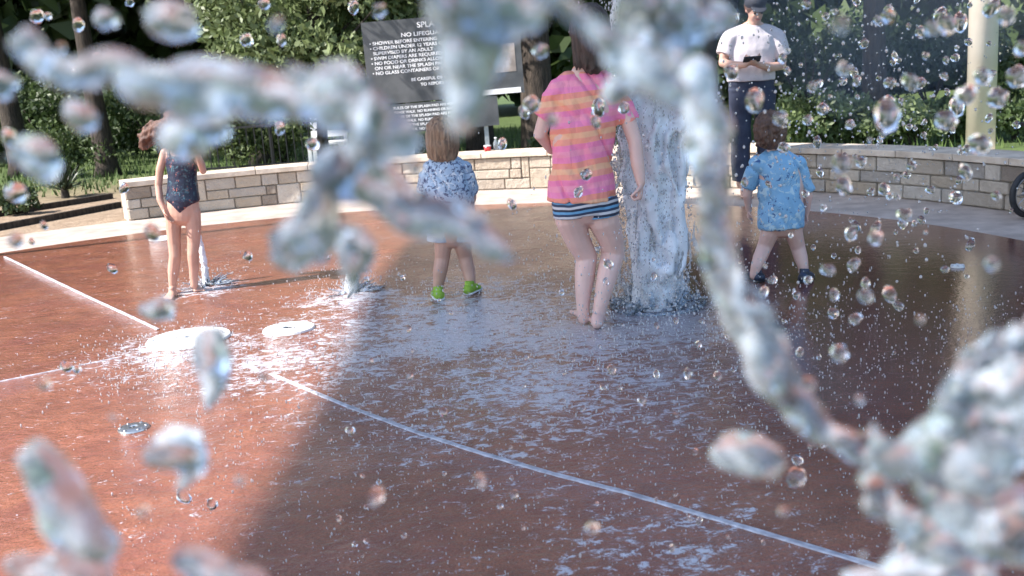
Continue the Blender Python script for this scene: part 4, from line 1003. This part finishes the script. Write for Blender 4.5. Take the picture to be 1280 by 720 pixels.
stream(NS, 'oval water blob left of the lower right mass', [(908, 562, 20), (930, 570, 28), (955, 580, 26), (968, 590, 14)], .60, 14, strands=3, sm=26, fat=1.15)
stream(NS, 'tall slanting water blob in the lower left corner', [(40, 565, 24), (62, 590, 34), (85, 622, 40), (108, 655, 42), (132, 682, 30)], .46, 15, strands=3, sm=26, fat=1.15)
stream(NS, 'low water mound at the bottom left corner', [(20, 700, 22), (50, 705, 32), (90, 712, 34), (120, 716, 24)], .48, 16, strands=3, sm=26, fat=1.15)
stream(NS, 'rounded water mound at the bottom edge below the shadow line', [(232, 692, 20), (262, 700, 34), (295, 712, 38), (320, 728, 30)], .48, 17, strands=3, sm=26, fat=1.15)
stream(NS, 'jagged water blob over the sunlit floor near the shadow line', [(188, 575, 20), (208, 570, 32), (235, 560, 34), (248, 585, 24), (228, 608, 12)], .52, 18, strands=3, sm=26, fat=1.15)
stream(NS, 'drooping water blob hanging over the big white cover', [(258, 425, 24), (266, 450, 28), (266, 478, 20), (262, 500, 12)], .60, 19, strands=3, sm=26, fat=1.15)
stream(NS, 'round water blob hiding the face of the swimsuit child', [(230, 160, 26), (250, 168, 30), (268, 172, 22)], .55, 20, strands=3, sm=26, fat=1.15)
stream(NS, 'flat topped water blob near the top left, above the water rope', [(198, 26, 20), (216, 26, 24), (234, 28, 18)], .60, 21, strands=3, sm=26, fat=1.15)
stream(NS, 'round blue bottomed water blob below the water rope at the left', [(90, 146, 22), (102, 154, 26), (112, 150, 18)], .60, 22, strands=3, sm=26, fat=1.15)
stream(NS, 'tilted water blob at the left edge beside the dark trees', [(22, 190, 20), (42, 200, 26), (60, 212, 20)], .60, 23, strands=3, sm=26, fat=1.15)
stream(NS, 'small water blob cut by the left edge below the rope', [(-4, 108, 16), (8, 112, 15)], .62, 24, strands=3, sm=26, fat=1.15)
stream(NS, 'upright oval water blob high in the upper left', [(134, 18, 10), (134, 26, 13), (134, 33, 9)], .7, 25, strands=3, sm=26, fat=1.15)
stream(NS, 'sparkling water blob beside the feet of the swimsuit child', [(180, 384, 13), (196, 390, 16), (210, 388, 11)], .75, 26, strands=3, sm=26, fat=1.15)

# tall water column
def column():
    rg = random.Random(3); g = G(822, 381); Y = g.y; J = lambda x, y, d=0: P(x, y, Y + d)
    t = thing('water_column', 'tall foaming water column rising beside the child in the striped shirt', 'fountain jet', (g.x, g.y, 0))
    mb = MB(); C_ = [(823, 378), (823, 320), (821, 245), (819, 165), (817, 90), (814, 20), (810, -60)]
    mb.loft([(J(x - 2, y), .125 + .006 * i, .10) for i, (x, y) in enumerate(C_)], side=RR, n=26)
    for q in range(44):                           # ropes of water round the core
        a = rg.uniform(0, 6.28); tw = rg.uniform(-1.2, 1.2); i0 = rg.uniform(0, 4.5); i1 = i0 + rg.uniform(.8, 2.6); line = []
        for e in range(9):
            u = min(5.99, i0 + (i1 - i0) * e / 8); k = int(u); f = u - k; c = J(C_[k][0] + (C_[k+1][0] - C_[k][0]) * f, C_[k][1] + (C_[k+1][1] - C_[k][1]) * f)
            R_ = .125 + .010 * u + .03 * noise.noise(Vector((q, u * 1.5, 0))); an = a + tw * f * .3 + noise.noise(Vector((q * 2., u, 5.))) * .6
            line.append((c + RR * R_ * math.cos(an) + Vector((0, 1, 0)) * R_ * .9 * math.sin(an), (.010 + .022 * rg.random()) * (.35 + math.sin(PI * e / 8))))
        mb.limb(line, 8)
    def dsp(co, n):
        return n * (.022 * noise.noise(Vector((co.x * 10, co.y * 10, co.z * 3))) + .012 * noise.noise(Vector((co.x * 30, co.y * 30, co.z * 9))))
    link_mesh('foaming_core', fuse(mb, .011, 2, disp=dsp, name='foaming_core'), M['jet'], t)
    mb = MB()
    for i in range(150):                          # loose strands torn from the core
        x = 818 + rg.gauss(0, 33); y0 = rg.uniform(-20, 370); l = rg.uniform(15, 70); d = rg.uniform(-.14, .14); r = rg.uniform(.003, .011)
        mb.limb([(J(x, y0, d), r * .5), (J(x + rg.uniform(-4, 4), y0 + l * .5, d), r), (J(x + rg.uniform(-6, 6), y0 + l, d), r * 1.4)], 7)
        mb.ell(J(x + rg.uniform(-14, 14), y0 + rg.uniform(0, l), d), r * rg.uniform(1, 2), n=8)
    me = fuse(mb, .005, 1, disp=lambda co, n: n * .006 * noise.noise(co * 60), name='strands'); link_mesh('strands', me, M['spray'], t)
    mb = MB()
    for i in range(60):                          # crown of splashes at the foot
        a = rg.uniform(0, 6.28); r0 = rg.uniform(.10, .2); r1 = r0 + rg.uniform(.02, .13); hh = rg.expovariate(1 / .05); c = Vector((g.x, g.y, 0)); e = Vector((math.cos(a), math.sin(a), 0)); r = rg.uniform(.005, .014)
        mb.limb([(c + e * r0 + Z * .003, r * 1.5), (c + e * (r0 + r1) / 2 + Z * hh, r), (c + e * r1 + Z * hh * rg.uniform(.4, 1.1), r * .8)], 7)
    for k in range(28):
        a0 = k / 28 * 6.28; mb.limb([(Vector((g.x + math.cos(a0) * .24, g.y + math.sin(a0) * .24, .006)), .012), (Vector((g.x + math.cos(a0 + .2) * .25, g.y + math.sin(a0 + .2) * .25, .008)), .012)], 7)
    me = fuse(mb, .006, 1, disp=lambda co, n: n * .008 * noise.noise(co * 40), name='splash_crown'); link_mesh('splash_crown', me, M['stream'], t)
column()
def small_jet(label, pts, Yb, r0, r1):
    t = thing('water_jet', label, 'fountain jet', (Yb.x, Yb.y, 0)); mb = MB(); n = len(pts)
    mb.limb([(P(x, y, Yb.y), r0 + (r1 - r0) * i / (n - 1)) for i, (x, y) in enumerate(pts)], 10)
    me = fuse(mb, .004, 1, disp=lambda co, n: n * .006 * noise.noise(co * 40), name='jet_stream'); link_mesh('jet_stream', me, M['jet'], t)
    mb = MB(); rg = random.Random(5)
    for i in range(30):
        a = rg.uniform(0, 6.28); e = Vector((math.cos(a), math.sin(a), 0)); l = rg.uniform(.03, .22); c = Vector((Yb.x, Yb.y, 0)); mb.limb([(c + e * l * .3 + Z * .004, .01), (c + e * l + Z * rg.uniform(.004, .06), .006)], 6)
    me = fuse(mb, .005, 1, name='splash_crown'); link_mesh('splash_crown', me, M['stream'], t)
small_jet('thin white jet arching behind the legs of the swimsuit child', [(258, 356), (256, 335), (252, 312), (247, 290), (241, 272), (235, 262), (228, 258)], G(258, 356), .026, .010)
small_jet('low splashing jet left of the child with green shoes', [(440, 364), (440, 350), (441, 335), (442, 318)], G(440, 364), .05, .03)

# droplets: eight shapes, shared by every droplet
def drop_mesh(seed, stretch):
    bm = bmesh.new(); bmesh.ops.create_icosphere(bm, subdivisions=3, radius=1)
    off = Vector((seed * 3.1, seed * 1.7, seed * .9))
    for v in bm.verts:
        n = v.co.normalized(); v.co = n * (1 + .30 * noise.noise(n * 1.2 + off) + .14 * noise.noise(n * 2.8 + off) + .035 * noise.noise(n * 7 + off)); v.co.z *= stretch
    me = bpy.data.meshes.new('water_droplet'); bm.to_mesh(me); bm.free(); me.materials.append(M['drop']); me.polygons.foreach_set('use_smooth', [True] * len(me.polygons)); return me
DM = [drop_mesh(i, s) for i, s in enumerate((1.0, 1.1, 1.2, .85, 1.4, .95, 1.15, 1.7))]
def region_label(x, y):
    if y < 190:
        if x < 150: return 'in front of the dark trees at the far left'
        if x < 450: return 'in front of the trees left of the rules sign'
        if x < 700: return 'in front of the rules sign'
        if x < 870: return 'beside the water column above the striped shirt'
        if x < 1000: return 'in front of the adult in the polo shirt'
        if x < 1205: return 'in front of the dark trees between adult and pillar'
        return 'in front of the cream pillar and the trees beside it'
    if y < 290:
        if x < 520: return 'in front of the left part of the stone wall'
        if x < 870: return 'in front of the sunlit middle of the stone wall'
        if x < 1020: return 'in front of the toddler in bright blue'
        return 'in front of the shaded right part of the stone wall'
    if x < 420: return 'above the sunlit brown floor'
    if x < 900: return 'above the frothy middle of the floor'
    return 'above the calm dark floor at the right'
def droplet(x, y, r, Y, rg):
    me = DM[rg.randrange(8)] if r > 5 else DM[rg.choice((1, 2, 4, 6, 7))]
    o = bpy.data.objects.new('water_droplet', me); COL.objects.link(o); o.location = P(x, y, Y)
    s = r / PXM(Y); o.scale = (s, s, s); o.rotation_euler = (rg.uniform(-.5, .5), rg.uniform(-.6, .6), rg.uniform(0, 6))
    sz = 'large' if r >= 10 else 'mid sized' if r >= 6 else 'small' if r >= 3.2 else 'tiny'
    reg = region_label(x, y)
    tag(o, '%s water droplet %s' % (sz, reg), 'water droplet', '%s droplets %s' % (sz, reg))
rg = random.Random(11)
DR = [(1109, 145, 14), (1138, 102, 10), (1150, 104, 7), (1183, 150, 13), (1196, 134, 8), (1208, 118, 12), (1247, 122, 12), (1228, 95, 10), (1272, 96, 13), (1278, 60, 9), (1055, 86, 9), (1029, 136, 7), (1112, 103, 7), (1111, 125, 7), (1224, 180, 13), (1064, 292, 8), (1095, 297, 9), (1095, 285, 6), (1067, 331, 8), (1035, 337, 9), (1082, 370, 9), (1082, 354, 5), (1112, 368, 8), (1123, 382, 7), (1043, 368, 6), (1042, 391, 7), (1070, 398, 8), (1049, 441, 11), (1130, 268, 9), (1128, 280, 6), (995, 597, 13), (676, 63, 9), (975, 148, 9), (980, 184, 7), (943, 125, 11), (914, 90, 8), (1015, 108, 6), (1022, 104, 6), (1010, 150, 6), (978, 73, 5), (984, 88, 4), (1055, 232, 9), (1207, 215, 7), (1195, 247, 8), (1163, 237, 6), (1140, 207, 6), (1105, 236, 6), (1052, 203, 11), (1076, 202, 7), (1080, 54, 6), (1110, 20, 9), (1185, 30, 12), (1165, 35, 9), (1175, 20, 7), (1200, 28, 8), (1150, 40, 6), (1008, 5, 6), (1032, 20, 4), (1258, 20, 10), (1240, 10, 8), (98, 31, 7), (46, 20, 8), (162, 3, 5), (20, 240, 14), (12, 172, 9), (308, 50, 7), (352, 50, 6), (330, 5, 7), (390, 180, 8), (442, 9, 7), (474, 12, 9), (140, 336, 5), (55, 282, 4), (40, 302, 4), (190, 290, 9), (83, 458, 8), (96, 461, 5), (230, 565, 5), (265, 630, 7), (229, 620, 8), (438, 538, 6), (642, 618, 6), (860, 467, 5), (803, 500, 6), (733, 218, 7), (748, 134, 8), (744, 152, 6), (723, 240, 5), (780, 135, 7), (665, 130, 10), (655, 140, 6), (512, 470, 5), (554, 515, 6), (310, 320, 6), (120, 70, 5), (60, 20, 4), (235, 85, 4), (350, 160, 6), (155, 235, 6), (628, 180, 5), (640, 255, 5), (1050, 560, 6), (997, 575, 7), (760, 330, 5), (1010, 350, 5), (965, 350, 6), (955, 365, 5), (1000, 440, 5), (1133, 690, 11), (1096, 580, 10), (873, 430, 4), (897, 470, 5), (765, 462, 5)]
for x, y, r in DR:
    Y = {True: rg.uniform(1.0, 1.5), False: rg.uniform(1.6, 2.8)}[r >= 9]
    droplet(x, y, r * 1.0, Y, rg)
for i in range(110):                               # right side shower
    x = rg.gauss(1110, 95); y = rg.gauss(140, 130)
    if 0 < x < 1278 and 0 < y < 470: droplet(x, y, rg.uniform(2, 5.5), rg.uniform(1.6, 4), rg)
for i in range(85):                               # over the floor and around the column
    x = rg.uniform(380, 1050); y = rg.uniform(300, 700); Yg = G(x, y).y; droplet(x, y, rg.uniform(1.5, 4), max(1.1, Yg * rg.uniform(.6, .9)), rg)

for x, y, r in [(76, 60, 9), (345, 30, 10), (520, 210, 8), (690, 150, 9), (1010, 480, 10), (1075, 500, 8), (330, 470, 9), (470, 620, 10), (600, 600, 11), (180, 640, 9), (20, 300, 10), (1240, 330, 10), (1150, 400, 8), (980, 640, 12), (740, 660, 10), (880, 240, 9), (1050, 30, 10), (300, 600, 8), (55, 480, 9), (140, 520, 7)]:
    droplet(x, y, r * rg.uniform(.6, 1.), rg.uniform(.6, .85), rg)
# fine spray: thousands of tiny drops bouncing off the floor
def spray():
    rg = random.Random(6); mb = MB(); ico = [(0, 0, 1)] + [(.89 * math.cos(a), .89 * math.sin(a), .45) for a in [i * 1.2566 for i in range(5)]] + [(.89 * math.cos(a), .89 * math.sin(a), -.45) for a in [i * 1.2566 + .628 for i in range(5)]] + [(0, 0, -1)]
    fs = []
    for i in range(5): j = (i + 1) % 5; fs += [(0, 1 + i, 1 + j), (1 + i, 6 + i, 1 + j), (1 + j, 6 + i, 6 + j), (11, 6 + j, 6 + i)]
    src = [(G(820, 402), .9, 1500, .5), (G(640, 440), 1.3, 1500, .16), (G(440, 368), .35, 350, .22), (G(258, 358), .3, 250, .16), (G(230, 440), .6, 500, .07), (G(560, 380), .7, 400, .12)]
    for c, R_, n, H in src:
        for _ in range(n):
            x = rg.gauss(c.x, R_ * .6); y = rg.gauss(c.y, R_ * .6); z = .004 + rg.expovariate(1 / (H * .4)); r = rg.uniform(.0015, .0045); l = r * rg.uniform(1, 2.6)
            if z > 1.3: continue
            mb.add([(x + a * r, y + b * r, z + q * l) for a, b, q in ico], fs)
    g0 = G(822, 381)
    for _ in range(5200):                         # cloud of drops torn off the column
        a = rg.uniform(0, 6.28); R_ = .13 + rg.expovariate(1 / .05); z = rg.uniform(.02, 1.75); r = rg.uniform(.0018, .005)
        x = g0.x - .03 + R_ * math.cos(a); y = g0.y + R_ * math.sin(a) * .9; mb.add([(x + p * r, y + b * r, z + q * r * 1.8) for p, b, q in ico], fs)
    for _ in range(4600):                         # near floor
        Y = rg.uniform(2.1, 5); x = rg.uniform(-.42, .52) * Y; z = .003 + rg.expovariate(1 / .05); r = rg.uniform(.0010, .0026) * (Y / 3); l = r * rg.uniform(1, 2.5)
        if z > .5: continue
        mb.add([(x + a * r, Y + b * r, z + q * l) for a, b, q in ico], fs)
    for _ in range(1100):                         # shower falling through the air at the right
        Y = rg.uniform(3, 7); p = P(rg.gauss(1050, 130), rg.gauss(120, 110), Y)
        if p.z < .02: continue
        r = rg.uniform(.002, .006); mb.add([(p.x + a * r, p.y + b * r, p.z + q * r * 1.3) for a, b, q in ico], fs)
    o = mb.build('spray', M['spray'], smooth=True, recalc=False); tag(o, 'fine spray bouncing off the wet floor and drifting over the pad', 'spray', kind='stuff')
spray()

# hanging mist of the big jet, upper right
def mist():
    c = P(1105, 20, 8.2); mb = MB()
    for dx, dz, r in ((0, 0, 1.0), (-.8, .2, .7), (.7, .1, .7), (0, -.45, .6)): mb.ell(c + Vector((dx, 0, dz)), (r, r * .6, r * .75), n=20)
    me = fuse(mb, .08, 4, disp=lambda co, n: n * .2 * noise.noise(co * 2.2), name='mist')
    m = bpy.data.materials.new('drifting_mist'); m.use_nodes = True; nt = m.node_tree; nt.nodes.remove(nt.nodes['Principled BSDF'])
    v = nt.nodes.new('ShaderNodeVolumePrincipled'); v.inputs['Color'].default_value = (.72, .84, 1, 1); v.inputs['Density'].default_value = .19; v.inputs['Anisotropy'].default_value = .2
    nt.links.new(v.outputs[0], nt.nodes['Material Output'].inputs['Volume'])
    o = link_mesh('mist', me, m); tag(o, 'bluish spray mist hanging between the adult and the pillar', 'mist', kind='stuff')
mist()
